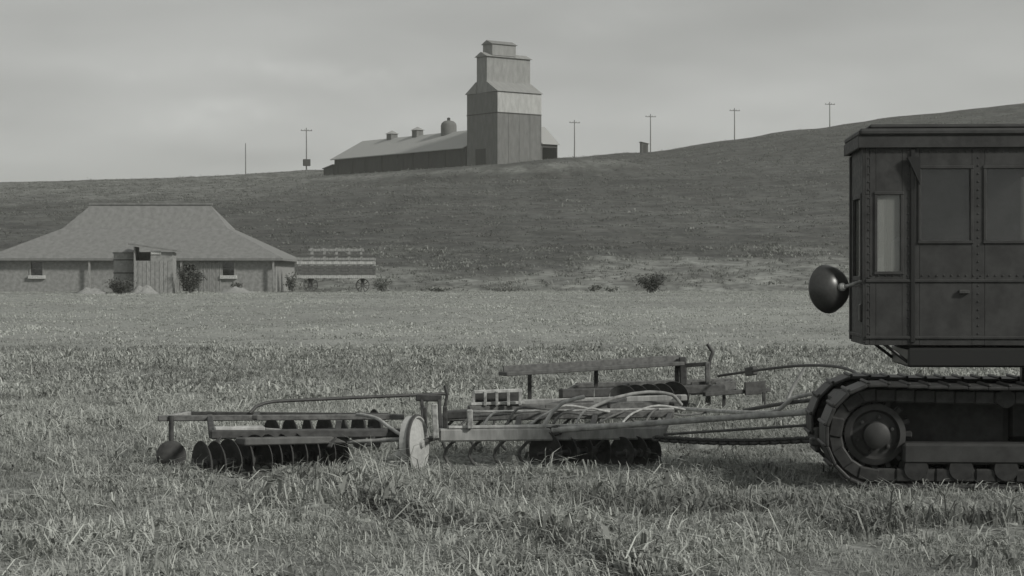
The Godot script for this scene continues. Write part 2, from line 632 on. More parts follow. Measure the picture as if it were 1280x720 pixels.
func make_warehouse() -> void:
	var base := 21.4
	var org := Vector3(-2.53, base, -342.0) + Vector3(-0.616, 0, -0.788) * 9.3
	var t := thing("warehouse", "long low dark warehouse with pale tin roof running left from the elevator", "warehouse", org, deg_to_rad(38.0))
	var st := new_st()
	slab(st, Vector3(0.3, -2.5, -43.2), Vector3(13.7, 0.3, 0), 0.05)
	obj("foundation", st, M.dark_wood, t)
	st = new_st()
	prism(st, [Vector3(0, 0.3, 0), Vector3(0, 4.15, 0), Vector3(7, 7.7, 0), Vector3(14, 4.15, 0), Vector3(14, 0.3, 0)], Vector3(0, 0, -43.3))
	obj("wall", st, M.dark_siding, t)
	for s in [0, 1]:
		st = new_st()
		var e := Vector3(-0.6 if s == 0 else 14.6, 3.9, 0.0)
		prism(st, [e, Vector3(7, 7.85, 0), Vector3(7, 8.02, 0), e + Vector3(0, 0.17, 0)], Vector3(0, 0, -43.9))
		obj("roof", st, M.tin_roof, t)
	for k in 9:                                            # posts along the wall
		st = new_st()
		slab(st, Vector3(-0.14, -2.0, -1.4 - k * 5.1), Vector3(0.04, 4.1, -1.1 - k * 5.1), 0.02)
		obj("post", st, M.dark_siding, t)
	for k in 3:
		st = new_st()
		slab(st, Vector3(-0.08, 0.4, -9.5 - k * 13.0), Vector3(0.03, 3.3, -6.6 - k * 13.0), 0.02)
		obj("sliding_door", st, M.dark_siding, t)
	# roof ventilators on the ridge
	for v in [[-33.5, 0.8, 0.9], [-24.9, 0.8, 1.1]]:
		st = new_st()
		slab(st, Vector3(7 - v[1], 7.2, v[0] - v[1]), Vector3(7 + v[1], 7.9 + v[2], v[0] + v[1]), 0.05)
		var vt := obj("ventilator", st, M.siding, t)
		st = new_st()
		lathe(st, Transform3D(Basis(Vector3.UP, PI / 4), Vector3(7, 7.9 + v[2], v[0])), [[0.0, 0.0], [1.45, 0.0], [0.0, 0.7]], 4)
		obj("cap", st, M.tin_roof, vt)
	st = new_st()
	lathe(st, Transform3D(Basis(), Vector3(7, 6.6, -14.8)), [[1.5, 0.0], [1.5, 2.7], [1.35, 3.1], [0.9, 3.5], [0.0, 3.7]], 16)
	var tk := obj("round_ventilator", st, M.siding, t)
	st = new_st()
	lathe(st, Transform3D(Basis(), Vector3(7, 10.2, -14.8)), [[0.3, 0.0], [0.3, 0.5], [0.0, 0.6]], 10)
	obj("cap", st, M.dark_siding, tk)
	# low lean-to beyond the far end
	var l := thing("lean_to", "low dark lean-to at the left end of the long warehouse", "shed", org + Vector3(-0.616, 0, -0.788) * 43.95, deg_to_rad(38.0))
	st = new_st()
	prism(st, [Vector3(0.2, -2.0, 0), Vector3(0.2, 3.0, 0), Vector3(0.2, 2.4, -3.6), Vector3(0.2, -2.0, -3.6)], Vector3(11, 0, 0))
	obj("wall", st, M.dark_siding, l)
	st = new_st()
	prism(st, [Vector3(0, 3.02, 0), Vector3(0, 3.16, 0), Vector3(0, 2.5, -3.9), Vector3(0, 2.36, -3.9)], Vector3(11.4, 0, 0))
	obj("roof", st, M.shingle, l)

# ---------------------------------------------------------------- pole line and outhouse
func make_poles() -> void:
	# bearing in photo pixels, range, height, label, arms, transformer
	var spots := [
		[307.0, 455.0, 9.5, "thin telegraph pole standing alone far left of the warehouse", 0, false],
		[383.0, 408.0, 9.6, "telegraph pole with a box low down, beside the warehouse's left end", 1, true],
		[718.0, 425.0, 8.2, "telegraph pole just right of the elevator's drive shed", 1, false],
		[813.0, 428.0, 8.4, "telegraph pole behind the tiny outhouse on the ridge", 1, false],
		[918.0, 432.0, 7.2, "telegraph pole on the rising ridge, right of the outhouse", 1, false],
		[1037.0, 440.0, 6.8, "rightmost telegraph pole, near the top of the ridge", 1, false]]
	for s in spots:
		var x: float = (s[0] - 640.0) / F * s[1]
		var y := land(x, -s[1])
		var t := thing("telegraph_pole", s[3], "pole", Vector3(x, y - 0.6, -s[1]), 0.25, "poles along the hill crest")
		var st := new_st()
		tube(st, [Vector3.ZERO, Vector3(0.03, s[2] * 0.5, 0), Vector3(0, s[2] + 0.6, 0)], [0.15, 0.12, 0.09], 8)
		obj("post", st, M.pole, t)
		if s[4]:
			st = new_st()
			beam(st, Vector3(-1.2, s[2], 0.14), Vector3(1.2, s[2], 0.14), 0.12, 0.14)
			var arm := obj("crossarm", st, M.pole, t)
			for k in 4:
				st = new_st()
				lathe(st, Transform3D(Basis(), Vector3(-1.05 + k * 0.7, s[2] + 0.06, 0.14)), [[0.04, 0], [0.07, 0.08], [0.06, 0.18], [0, 0.22]], 8)
				obj("insulator", st, M.pole, arm)
		if s[5]:
			st = new_st()
			slab(st, Vector3(-0.75, 2.2, 0.1), Vector3(0.75, 3.6, 0.9), 0.06)
			obj("box", st, M.dark_siding, t)
	var ox := (805.0 - 640.0) / F * 424.0
	var o := thing("outhouse", "tiny dark outhouse standing on the skyline right of the elevator", "outhouse", Vector3(ox, land(ox, -424.0) - 0.2, -424.0), 0.2)
	var st := new_st()
	prism(st, [Vector3(-0.75, -0.4, 0.7), Vector3(-0.75, 2.5, 0.7), Vector3(0.75, 2.15, 0.7), Vector3(0.75, -0.4, 0.7)], Vector3(0, 0, -1.4))
	obj("wall", st, M.dark_wood, o)
	st = new_st()
	beam(st, Vector3(-0.95, 2.6, 0), Vector3(0.95, 2.16, 0), 1.8, 0.1)
	obj("roof", st, M.dark_wood, o)
	st = new_st()
	slab(st, Vector3(-0.35, 0.1, 0.68), Vector3(0.35, 1.95, 0.74), 0.01)
	obj("door", st, M.dark_siding, o)

# ---------------------------------------------------------------- farmstead
func make_farm() -> void:
	var hx := -28.6; var hz := -155.0
	var gy := 0.72
	var t := thing("farmhouse", "low farmhouse under a big flared grey hip roof at the hill's foot", "house", Vector3(hx, gy, hz))
	var st := new_st()
	var cuts := [[-8.1, -7.1, 1.28, 2.3], [-0.1, 0.9, 1.28, 2.3], [3.2, 4.4, -0.6, 2.1], [6.5, 7.5, 1.28, 2.3]]
	var wx := -11.0
	for q in cuts:                                          # front wall in pieces round its openings
		slab(st, Vector3(wx, -0.6, 6.2), Vector3(q[0], 2.62, 6.4))
		if q[2] > 0.0: slab(st, Vector3(q[0], -0.6, 6.2), Vector3(q[1], q[2], 6.4))
		slab(st, Vector3(q[0], q[3], 6.2), Vector3(q[1], 2.62, 6.4))
		wx = q[1]
	slab(st, Vector3(wx, -0.6, 6.2), Vector3(10.6, 2.62, 6.4))
	slab(st, Vector3(-11.0, -0.6, -6.4), Vector3(10.6, 2.62, -6.2))
	slab(st, Vector3(-11.0, -0.6, -6.2), Vector3(-10.8, 2.62, 6.2))
	slab(st, Vector3(10.4, -0.6, -6.2), Vector3(10.6, 2.62, 6.2))
	obj("wall", st, M.house_wall, t)
	st = new_st()
	slab(st, Vector3(-10.8, -0.1, -6.2), Vector3(10.4, 0.0, 6.2))
	obj("floor_boards", st, M.wood, t)
	# roof: ridge, steeper upper hips, flatter skirt
	var R := [Vector3(-4.8, 6.95, 0), Vector3(4.6, 6.95, 0)]
	var K := [Vector3(-6.6, 5.0, 2.2), Vector3(6.3, 5.0, 2.2), Vector3(6.3, 5.0, -2.2), Vector3(-6.6, 5.0, -2.2)]
	var E := [Vector3(-11.6, 2.6, 7.0), Vector3(11.2, 2.6, 7.0), Vector3(11.2, 2.6, -7.0), Vector3(-11.6, 2.6, -7.0)]
	st = new_st()
	st.set_smooth_group(-1)
	quad(st, K[0], K[1], R[1], R[0], Vector3(0, 1, 1))
	quad(st, K[2], K[3], R[0], R[1], Vector3(0, 1, -1))
	tri(st, K[1], K[2], R[1], Vector3(1, 1, 0))
	tri(st, K[3], K[0], R[0], Vector3(-1, 1, 0))
	for k in 4:
		var o: Vector3 = E[k] + E[(k + 1) % 4]
		quad(st, E[k], E[(k + 1) % 4], K[(k + 1) % 4], K[k], Vector3(o.x, 30, o.z))
	for k in 4:                                            # fascia and soffit
		var o: Vector3 = E[k] + E[(k + 1) % 4]
		quad(st, E[k], E[(k + 1) % 4], E[(k + 1) % 4] - Vector3(0, 0.18, 0), E[k] - Vector3(0, 0.18, 0), Vector3(o.x, 0, o.z))
	quad(st, E[0] - Vector3(0, 0.18, 0), E[1] - Vector3(0, 0.18, 0), E[2] - Vector3(0, 0.18, 0), E[3] - Vector3(0, 0.18, 0), Vector3.DOWN)
	var roof := obj("roof", st, M.shingle, t)
	st = new_st()
	beam(st, Vector3(-5.0, 6.98, 0), Vector3(4.8, 6.98, 0), 0.35, 0.14)
	obj("ridge_cap", st, M.shingle, roof)
	# windows and the half open door on the long front
	for q in [cuts[0], cuts[1], cuts[3]]:
		var f := new_st()
		for xx in [q[0], q[1]]: slab(f, Vector3(xx - 0.09, q[2], 6.36), Vector3(xx + 0.05, q[3] + 0.1, 6.45), 0.01)
		slab(f, Vector3(q[0] + 0.05, q[3], 6.36), Vector3(q[1] - 0.09, q[3] + 0.1, 6.44), 0.01)
		slab(f, Vector3(q[0] + 0.05, (q[2] + q[3]) * 0.5 - 0.03, 6.3), Vector3(q[1] - 0.09, (q[2] + q[3]) * 0.5 + 0.03, 6.36), 0.01)
		var fr := obj("window", f, M.house_wall, t)
		f = new_st()
		slab(f, Vector3(q[0], q[2], 6.27), Vector3(q[1], q[3], 6.28))
		obj("pane", f, M.clear_glass, fr)
		f = new_st()
		slab(f, Vector3(q[0] - 0.15, q[2] - 0.26, 6.38), Vector3(q[1] + 0.15, q[2] + 0.01, 6.62), 0.02)
		obj("sill", f, M.pale_paint, fr)
	st = new_st()
	bx(st, Transform3D(Basis(Vector3.UP, 1.1), Vector3(3.45, 1.0, 5.7)), Vector3(1.15, 2.05, 0.06), 0.01)
	var door := obj("door", st, M.dark_wood, t)
	st = new_st()
	slab(st, Vector3(3.62, 0.95, 5.3), Vector3(3.74, 1.05, 5.4), 0.01)
	obj("handle", st, M.iron, door)
	# pale board lean-to along the right half of the front
	st = new_st()
	for k in 14: slab(st, Vector3(4.75 + k * 0.12, -0.5, 6.4), Vector3(4.86 + k * 0.12, 2.36 - 0.05 * (k % 3), 6.47 + 0.02 * (k % 2)), 0.006)
	obj("board_screen", st, M.wood, t)
	for k in 4:
		st = new_st()
		slab(st, Vector3(-10.6 + k * 6.99, -0.5, 6.72), Vector3(-10.45 + k * 6.99, 2.42, 6.87), 0.01)
		obj("eave_post", st, M.wood, t)

	# small shed in front of the house
	var s := thing("tool_shed", "small pale board shed with a slanting roof, in front of the farmhouse", "shed", Vector3(-25.6, ground_height(-25.6, -140.0) + 0.02, -140.0), 0.06)
	st = new_st()
	slab(st, Vector3(-1.4, -0.3, -1.2), Vector3(-1.3, 3.3, 1.1))
	slab(st, Vector3(1.25, -0.3, -1.2), Vector3(1.35, 2.9, 1.1))
	slab(st, Vector3(-1.3, -0.3, -1.2), Vector3(1.25, 2.95, -1.1))
	slab(st, Vector3(-1.4, -0.3, 1.1), Vector3(1.35, 2.3, 1.2))
	slab(st, Vector3(-0.2, 2.3, 1.1), Vector3(1.35, 2.93, 1.2))
	obj("wall", st, M.house_wall, s)
	st = new_st()
	beam(st, Vector3(-1.75, 3.5, 0), Vector3(1.7, 3.0, 0), 3.0, 0.12)
	obj("roof", st, M.shingle, s)
	st = new_st()
	slab(st, Vector3(-0.18, 2.75, 1.2), Vector3(0.55, 3.0, 1.27))
	obj("pale_board", st, M.pale_paint, s)
	for k in 9:
		st = new_st()
		slab(st, Vector3(-1.38 + k * 0.3, -0.3, 1.2), Vector3(-1.11 + k * 0.3, 2.28, 1.225 + 0.012 * (k % 2)), 0.005)
		obj("board", st, M.house_wall if k % 3 else M.wood, s)

	# upright water tank left of the shed
	var wt := thing("water_tank", "upright pale round water tank left of the small shed", "tank", Vector3(-28.0, ground_height(-28.0, -142.0), -142.0))
	st = new_st()
	lathe(st, Transform3D(), [[1.0, -0.2], [1.0, 2.9]], 20)
	obj("shell", st, M.house_wall, wt)
	st = new_st()
	lathe(st, Transform3D(), [[1.0, 2.9], [1.08, 2.86], [1.08, 2.96], [0.0, 3.3]], 20)
	obj("lid", st, M.shingle, wt)
	for k in 3:
		st = new_st()
		lathe(st, Transform3D(Basis(), Vector3(0, 0.5 + k * 0.95, 0)), [[1.0, -0.04], [1.04, -0.03], [1.04, 0.03], [1.0, 0.04]], 20)
		obj("hoop", st, M.iron, wt)

	for m in [[-25.9, -137.0, 1.5, 0.62, "pale heap of earth in front of the small shed"], [-20.2, -143.0, 1.9, 0.45, "low pale heap of earth before the farmhouse window"], [-29.3, -136.0, 1.6, 0.5, "pale heap of earth at the far left of the yard"]]:
		dirt_heap(m)

	make_wagon()

func dirt_heap(m: Array) -> void:
	var st := new_st()
	st.set_smooth_group(0)
	var n := 18
	for i in n + 1:
		for j in n + 1:
			var u := (i - n * 0.5) / (n * 0.5); var v := (j - n * 0.5) / (n * 0.5)
			var r := sqrt(u * u + v * v)
			var h: float = m[3] * (1.0 - smoothstep(0.1, 1.0, r)) * (1.0 + 0.7 * bump_noise.get_noise_2d(u * 4.0 + m[0], v * 4.0)) - 0.12
			st.add_vertex(Vector3(u * m[2], h, v * m[2] * 0.7))
	for i in n:
		for j in n:
			var a := i * (n + 1) + j
			st.add_index(a); st.add_index(a + n + 1); st.add_index(a + 1)
			st.add_index(a + 1); st.add_index(a + n + 1); st.add_index(a + n + 2)
	var o := obj("earth_heap", st, M.dirt)
	o.position = Vector3(m[0], ground_height(m[0], m[1]), m[1])
	tag(o, m[4], "heap", "heaps of earth in the yard")

func wheel(called: String, parent: Node, c: Vector3, ax: Vector3, r: float, width: float, spokes: int, m: Material, hubm: Material) -> void:
	var st := new_st()
	lathe(st, axis(c, ax), [[r - 0.04, -width * 0.5], [r, -width * 0.5], [r, width * 0.5], [r - 0.04, width * 0.5], [r - 0.04, -width * 0.5]], 28)
	var w := obj(called, st, m, parent)
	st = new_st()
	lathe(st, axis(c, ax), [[0.0, -width * 0.9], [r * 0.14, -width * 0.9], [r * 0.17, 0.0], [r * 0.14, width * 0.9], [0.0, width * 0.9]], 14)
	obj("hub", st, hubm, w)
	var f := axis(c, ax)
	for k in spokes:
		var a := TAU * k / spokes
		var dir := f.basis.x * cos(a) + f.basis.z * sin(a)
		st = new_st()
		tube(st, [c + dir * r * 0.12, c + dir * (r - 0.03)], 0.022, 6)
		obj("spoke", st, m, w)

func make_wagon() -> void:
	var gy := ground_height(-13.5, -150.0)
	var t := thing("hay_wagon", "slat sided hay wagon standing right of the farmhouse", "wagon", Vector3(-13.5, gy, -150.0), 0.05)
	var st := new_st()
	slab(st, Vector3(-2.9, 1.05, -1.05), Vector3(2.9, 1.2, 1.05), 0.03)
	obj("bed", st, M.wood, t)
	for side in [-1.0, 1.0]:
		for k in 7:
			st = new_st()
			slab(st, Vector3(-2.9 + k * 0.946, 0.98, side * 1.12 - 0.05), Vector3(-2.78 + k * 0.946, 2.62 + (0.75 if k in [1, 2, 3, 4, 5] else 0.0), side * 1.12 + 0.05), 0.015)
			obj("stake", st, M.wood, t)
		for h in [[1.15, 0.22, M.pale_wood], [1.42, 0.2, M.dark_wood], [1.66, 0.2, M.dark_wood], [1.9, 0.2, M.dark_wood], [2.22, 0.22, M.pale_wood], [2.52, 0.16, M.wood], [2.8, 0.12, M.dark_wood]]:
			st = new_st()
			slab(st, Vector3(-2.98, h[0] - h[1] * 0.5, side * 1.2 - 0.025), Vector3(2.98, h[0] + h[1] * 0.5, side * 1.2 + 0.025), 0.01)
			obj("slat", st, h[2], t)
		st = new_st()
		slab(st, Vector3(-2.1, 3.12, side * 1.2 - 0.025), Vector3(2.1, 3.3, side * 1.2 + 0.025), 0.01)
		obj("slat", st, M.wood, t)
		for xx in [-2.0, 2.0]:
			wheel("wheel", t, Vector3(xx, 0.5, side * 0.95), Vector3(0, 0, 1), 0.52, 0.09, 10, M.dark_wood, M.dark_wood)
	for xx in [-2.0, 2.0]:
		st = new_st()
		tube(st, [Vector3(xx, 0.5, -1.0), Vector3(xx, 0.5, 1.0)], 0.06, 8)
		obj("axle", st, M.iron, t)
		st = new_st()
		slab(st, Vector3(xx - 0.12, 0.5, -0.7), Vector3(xx + 0.12, 1.04, 0.7), 0.02)
		obj("bolster", st, M.dark_wood, t)
	st = new_st()
	beam(st, Vector3(2.0, 0.5, 0), Vector3(4.4, 0.12, 0.1), 0.1, 0.1)
	obj("tongue", st, M.wood, t)

# ---------------------------------------------------------------- scrub
func bush(called: String, label: String, category: String, where: Vector3, w: float, h: float, tone: float, leaves: int, group := "") -> void:
	var t := thing(called, label, category, where, 0.0, group)
	var st := new_st()
	var tips := []
	for k in 14:
		var a := rng.randf() * TAU
		var tip := Vector3(cos(a) * w * 0.45 * rng.randf_range(0.3, 1.0), h * rng.randf_range(0.5, 1.0), sin(a) * w * 0.4 * rng.randf_range(0.3, 1.0))
		tips.append(tip)
		tube(st, [Vector3(rng.randf_range(-0.1, 0.1), -0.1, rng.randf_range(-0.1, 0.1)), tip * Vector3(0.45, 0.55, 0.45), tip], [0.025, 0.016, 0.006], 5)
	obj("stem", st, M.pole, t)
	st = new_st()
	st.set_smooth_group(-1)
	for k in leaves:
		var tip: Vector3 = tips[rng.randi() % tips.size()]
		var c := tip * rng.randf_range(0.35, 1.05) + Vector3(rng.randfn(0, w * 0.07), rng.randfn(0, h * 0.09), rng.randfn(0, w * 0.07))
		c.y = maxf(c.y, 0.03)
		var u := Vector3(rng.randfn(), rng.randfn(), rng.randfn()).normalized()
		var v := u.cross(Vector3(rng.randfn(), rng.randfn(), rng.randfn())).normalized()
		var s := rng.randf_range(0.05, 0.12)
		st.set_color(tint(tone * rng.randf_range(0.6, 1.5)))
		st.add_vertex(c - u * s); st.add_vertex(c + v * s * 0.45); st.add_vertex(c + u * s)
		st.add_vertex(c - u * s); st.add_vertex(c + u * s); st.add_vertex(c - v * s * 0.45)
	obj("foliage", st, M.leaf, t)

func make_scrub() -> void:
	var list := [
		[815.0, 140.0, 2.4, 1.35, 0.07, "dark round bush alone at the foot of the hill", "bush"],
		[742.0, 150.0, 1.5, 0.5, 0.2, "low bush further left of the dark round bush, past the smallest one", "bush"],
		[765.0, 146.0, 1.2, 0.4, 0.25, "smallest pale bush just left of the dark round bush", "bush"],
		[238.0, 139.0, 2.1, 1.9, 0.09, "dark tall weeds beside the farmhouse door", "bush"],
		[152.0, 136.0, 2.3, 1.0, 0.08, "dark brush at the left edge of the yard", "bush"],
		[296.0, 145.0, 1.2, 0.75, 0.12, "low weeds under the farmhouse window", "bush"],
		[364.0, 147.0, 1.0, 1.3, 0.15, "weeds between the farmhouse and the wagon", "bush"],
		[478.0, 148.0, 1.4, 1.2, 0.2, "pale weeds at the wagon's right end", "bush"],
		[630.0, 152.0, 3.4, 0.4, 0.2, "long low weeds at the middle of the hill's foot", "bush"],
		[548.0, 153.0, 2.8, 0.35, 0.2, "low weeds at the hill's foot, right of the wagon", "bush"]]
	for l in list:
		var x: float = (l[0] - 640.0) / F * l[1]
		bush("bush", l[5], l[6], Vector3(x, land(x, -l[1]), -l[1]), l[2], l[3], l[4], int(500 * l[2] * l[3]) + 120, "scrub at the foot of the hill")

# ---------------------------------------------------------------- crawler tractor
func make_tractor() -> void:
	var t := thing("crawler_tractor", "dark crawler tractor with a tall cab at the right edge, dragging the implements", "tractor", Vector3(2.41, 0.0, -15.645), deg_to_rad(-3.5))
	# shoe: a plate with a grouser bar
	var st := new_st()
	slab(st, Vector3(-0.077, -0.014, -0.25), Vector3(0.077, 0.014, 0.25), 0.008)
	slab(st, Vector3(-0.078, 0.010, -0.25), Vector3(-0.05, 0.032, 0.25), 0.008)
	st.generate_normals()
	var shoe := st.commit()
	st = new_st()
	slab(st, Vector3(-0.078, -0.05, -0.016), Vector3(0.078, 0.055, 0.016), 0.012)
	st.generate_normals()
	var link := st.commit()
	var r := 0.385
	var L := 1.95
	var per := 2.0 * L + TAU * r
	var count := 42
	for side in [1.0, -1.0]:
		var track := Node3D.new()
		track.name = "track"
		t.add_child(track, true)
		track.position = Vector3(0, 0, side * 0.6)
		for k in count:
			var s := per * k / count
			var p: Vector3; var nrm: Vector3
			if s < L:                                         # bottom run
				p = Vector3(0.42 + s, 0.42 - r, 0); nrm = Vector3.DOWN
			elif s < L + PI * r:
				var a := (s - L) / r
				nrm = Vector3(sin(a), -cos(a), 0); p = Vector3(0.42 + L, 0.42, 0) + nrm * r
			elif s < 2.0 * L + PI * r:
				var u := s - L - PI * r
				p = Vector3(0.42 + L - u, 0.42 + r - 0.02 * sin(PI * u / L), 0); nrm = Vector3.UP
			else:
				var a := (s - 2.0 * L - PI * r) / r
				nrm = Vector3(-sin(a), cos(a), 0); p = Vector3(0.42, 0.42, 0) + nrm * r
			var b := Basis(nrm.cross(Vector3.BACK) * -1.0, nrm, Vector3.BACK)
			b.x = b.y.cross(b.z)
			shared("track_shoe", shoe, M.shoe if k % 3 else M.shoe_b, track, Transform3D(b, p))
		for zz in [-0.09, 0.09]:                               # chains of flat link plates inside the shoes
			for k in count:
				var s := per * (k + 0.5) / count
				var rr := r - 0.075
				var p: Vector3; var q: Vector3
				if s < L: p = Vector3(0.42 + s, 0.42 - rr, zz); q = Vector3.RIGHT
				elif s < L + PI * r:
					var a := (s - L) / r
					p = Vector3(0.42 + L, 0.42, zz) + Vector3(sin(a), -cos(a), 0) * rr; q = Vector3(cos(a), sin(a), 0)
				elif s < 2.0 * L + PI * r: p = Vector3(0.42 + 2.0 * L + PI * r - s, 0.42 + rr - 0.02 * sin(PI * (s - L - PI * r) / L), zz); q = Vector3.LEFT
				else:
					var a := (s - 2.0 * L - PI * r) / r
					p = Vector3(0.42, 0.42, zz) + Vector3(-sin(a), cos(a), 0) * rr; q = Vector3(-cos(a), -sin(a), 0)
				shared("link_plate", link, M.shoe_b if k % 2 else M.shoe, track, Transform3D(Basis(q, Vector3.BACK.cross(q), Vector3.BACK), p + Vector3(0, 0, 0.012 * (k % 2))))
		# sprocket: rim, web, hub, teeth
		st = new_st()
		lathe(st, axis(Vector3(0.42, 0.42, 0), Vector3.BACK * side), [[0.18, -0.05], [0.235, -0.05], [0.235, 0.05], [0.19, 0.06], [0.17, 0.02], [0.10, 0.03], [0.10, 0.16], [0.07, 0.18], [0.0, 0.18]], 32)
		var sp := obj("sprocket", st, M.tractor, track)
		for k in 16:
			var a := TAU * k / 16
			st = new_st()
			var dir := Vector3(cos(a), sin(a), 0)
			beam(st, Vector3(0.42, 0.42, 0) + dir * 0.225, Vector3(0.42, 0.42, 0) + dir * 0.285, 0.06, 0.05, 0.01)
			obj("tooth", st, M.shoe_b, sp)
		for k in 6:
			var a := TAU * k / 6 + 0.3
			st = new_st()
			lathe(st, axis(Vector3(0.42 + cos(a) * 0.135, 0.42 + sin(a) * 0.135, side * 0.025), Vector3.BACK * side), [[0.016, 0.0], [0.016, 0.03], [0.0, 0.035]], 6)
			obj("bolt", st, M.shoe, sp)
		st = new_st()
		lathe(st, axis(Vector3(0.42 + L, 0.42, 0), Vector3.BACK * side), [[0.20, -0.07], [0.255, -0.07], [0.255, 0.07], [0.23, 0.08], [0.21, 0.02], [0.10, 0.03], [0.10, 0.12], [0.0, 0.12]], 28)
		obj("idler", st, M.tractor, track)
		st = new_st()
		slab(st, Vector3(0.62, 0.20, -0.09), Vector3(2.2, 0.36, 0.14), 0.02)
		obj("roller_frame", st, M.tractor_side, track)
		for k in 5:
			st = new_st()
			lathe(st, axis(Vector3(0.72 + k * 0.34, 0.165, 0), Vector3.BACK), [[0.0, -0.13], [0.09, -0.13], [0.11, -0.06], [0.11, 0.06], [0.09, 0.13], [0.0, 0.13]], 16)
			obj("roller", st, M.shoe_b, track)
		st = new_st()
		lathe(st, axis(Vector3(1.4, 0.70, 0), Vector3.BACK), [[0.0, -0.12], [0.07, -0.12], [0.07, 0.12], [0.0, 0.12]], 14)
		obj("carrier_roller", st, M.shoe_b, track)
	# chassis between the tracks
	st = new_st()
	slab(st, Vector3(0.15, 0.28, -0.32), Vector3(1.5, 0.72, 0.32), 0.05)
	slab(st, Vector3(1.5, 0.34, -0.26), Vector3(2.9, 0.7, 0.26), 0.04)
	obj("chassis", st, M.tractor_side, t)
	st = new_st()
	slab(st, Vector3(0.36, 0.36, -0.62), Vector3(0.48, 0.48, 0.62), 0.03)
	obj("axle_housing", st, M.tractor_side, t)
	st = new_st()
	slab(st, Vector3(-0.02, 0.28, -0.06), Vector3(0.3, 0.34, 0.06), 0.01)
	lathe(st, axis(Vector3(0.04, 0.24, 0), Vector3.UP), [[0.0, 0.0], [0.022, 0.0], [0.022, 0.16], [0.03, 0.16], [0.03, 0.18], [0, 0.18]], 10)
	obj("drawbar", st, M.iron, t)
	# platform, columns, cab
	var x0 := 0.36; var x1 := 1.75; var hw := 0.48
	st = new_st()
	slab(st, Vector3(x0 + 0.33, 0.93, -hw + 0.02), Vector3(2.1, 1.08, hw + 0.02), 0.015)
	obj("platform", st, M.black, t)
	st = new_st()
	for zz in [-0.25, 0.25]:
		slab(st, Vector3(1.7, 0.68, zz - 0.05), Vector3(1.9, 0.95, zz + 0.05), 0.01)
	slab(st, Vector3(1.75, 0.68, -0.22), Vector3(2.05, 0.95, 0.22), 0.02)
	obj("platform_support", st, M.black, t)
	for zz in [-0.42, 0.44]:
		st = new_st()
		tube(st, [Vector3(x0 + 0.15, 1.11, zz), Vector3(x0 + 0.36, 0.95, zz)], 0.014, 6)
		obj("brace", st, M.black, t)
	var cab := Node3D.new()
	cab.name = "cab"
	t.add_child(cab, true)
	# rear wall in pieces round its window
	var y0 := 1.10; var y1 := 2.72; var th := 0.035
	var wz0 := -0.25; var wz1 := 0.29; var wy0 := 1.62; var wy1 := 2.27
	st = new_st()
	slab(st, Vector3(x0, y0, -hw), Vector3(x0 + th, wy0, hw), 0.005)
	slab(st, Vector3(x0, wy1, -hw), Vector3(x0 + th, y1, hw), 0.005)
	slab(st, Vector3(x0, wy0, -hw), Vector3(x0 + th, wy1, wz0), 0.003)
	slab(st, Vector3(x0, wy0, wz1), Vector3(x0 + th, wy1, hw), 0.003)
	obj("rear_wall", st, M.tractor, cab)
	var fr := new_st()
	for z in [wz0, wz1]:
		slab(fr, Vector3(x0 - 0.014, wy0 - 0.02, z - 0.018), Vector3(x0 + 0.01, wy1 + 0.02, z + 0.018), 0.004)
	for y in [wy0, wy1]:
		slab(fr, Vector3(x0 - 0.012, y - 0.018, wz0 + 0.018), Vector3(x0 + 0.01, y + 0.018, wz1 - 0.018), 0.004)
	var rw := obj("rear_window", fr, M.tractor, cab)
	st = new_st()
	slab(st, Vector3(x0 + 0.012, wy0, wz0), Vector3(x0 + 0.017, wy1, wz1))
	obj("pane", st, M.glass, rw)
	# raised panel seams on the rear wall
	for y in [1.57, 1.17]:
		st = new_st()
		slab(st, Vector3(x0 - 0.012, y - 0.014, -hw + 0.01), Vector3(x0 + 0.004, y + 0.014, hw - 0.01), 0.004)
		obj("batten", st, M.tractor_side, cab)
	for zz in [-hw + 0.03, hw - 0.03]:
		st = new_st()
		slab(st, Vector3(x0 - 0.016, y0 + 0.02, zz - 0.028), Vector3(x0 + 0.004, y1 - 0.1, zz + 0.028), 0.004)
		obj("corner_post", st, M.tractor_side, cab)
	# side walls with a rear pane and a door pane
	for s in [1.0, -1.0]:
		var za: float = s * hw
		var zb: float = s * (hw - th)
		# openings: [x from, x to, y from, y to] of the quarter window and the door pane
		var op := [[x0 + 0.085, x0 + 0.285, 1.66, 2.28], [x0 + 0.42, x0 + 0.82, 1.9, 2.48], [x0 + 0.92, x1 - 0.08, 1.9, 2.48]]
		if s < 0.0: op.resize(1)                              # the far side has only the quarter window
		st = new_st()
		var px: float = x0 + th
		for q in op:
			slab(st, Vector3(px, y0, za), Vector3(q[0], y1, zb), 0.004)
			slab(st, Vector3(q[0], y0, za), Vector3(q[1], q[2], zb), 0.002)
			slab(st, Vector3(q[0], q[3], za), Vector3(q[1], y1, zb), 0.002)
			px = q[1]
		slab(st, Vector3(px, y0, za), Vector3(x1, y1, zb), 0.004)
		var wall := obj("side_wall", st, M.tractor, cab)
		for q in op:
			st = new_st()
			slab(st, Vector3(q[0], q[2], s * (hw - 0.015)), Vector3(q[1], q[3], s * (hw - 0.02)))
			obj("pane", st, M.glass if q == op[0] else M.clear_glass, wall)
			st = new_st()
			for y in [q[2], q[3]]: slab(st, Vector3(q[0] - 0.015, y - 0.013, s * (hw - 0.005)), Vector3(q[1] + 0.015, y + 0.013, s * (hw + 0.012)), 0.004)
			for xx in [q[0], q[1]]: slab(st, Vector3(xx - 0.012, q[2] + 0.013, s * (hw - 0.005)), Vector3(xx + 0.012, q[3] - 0.013, s * (hw + 0.010)), 0.004)
			obj("window_frame", st, M.tractor_side, wall)
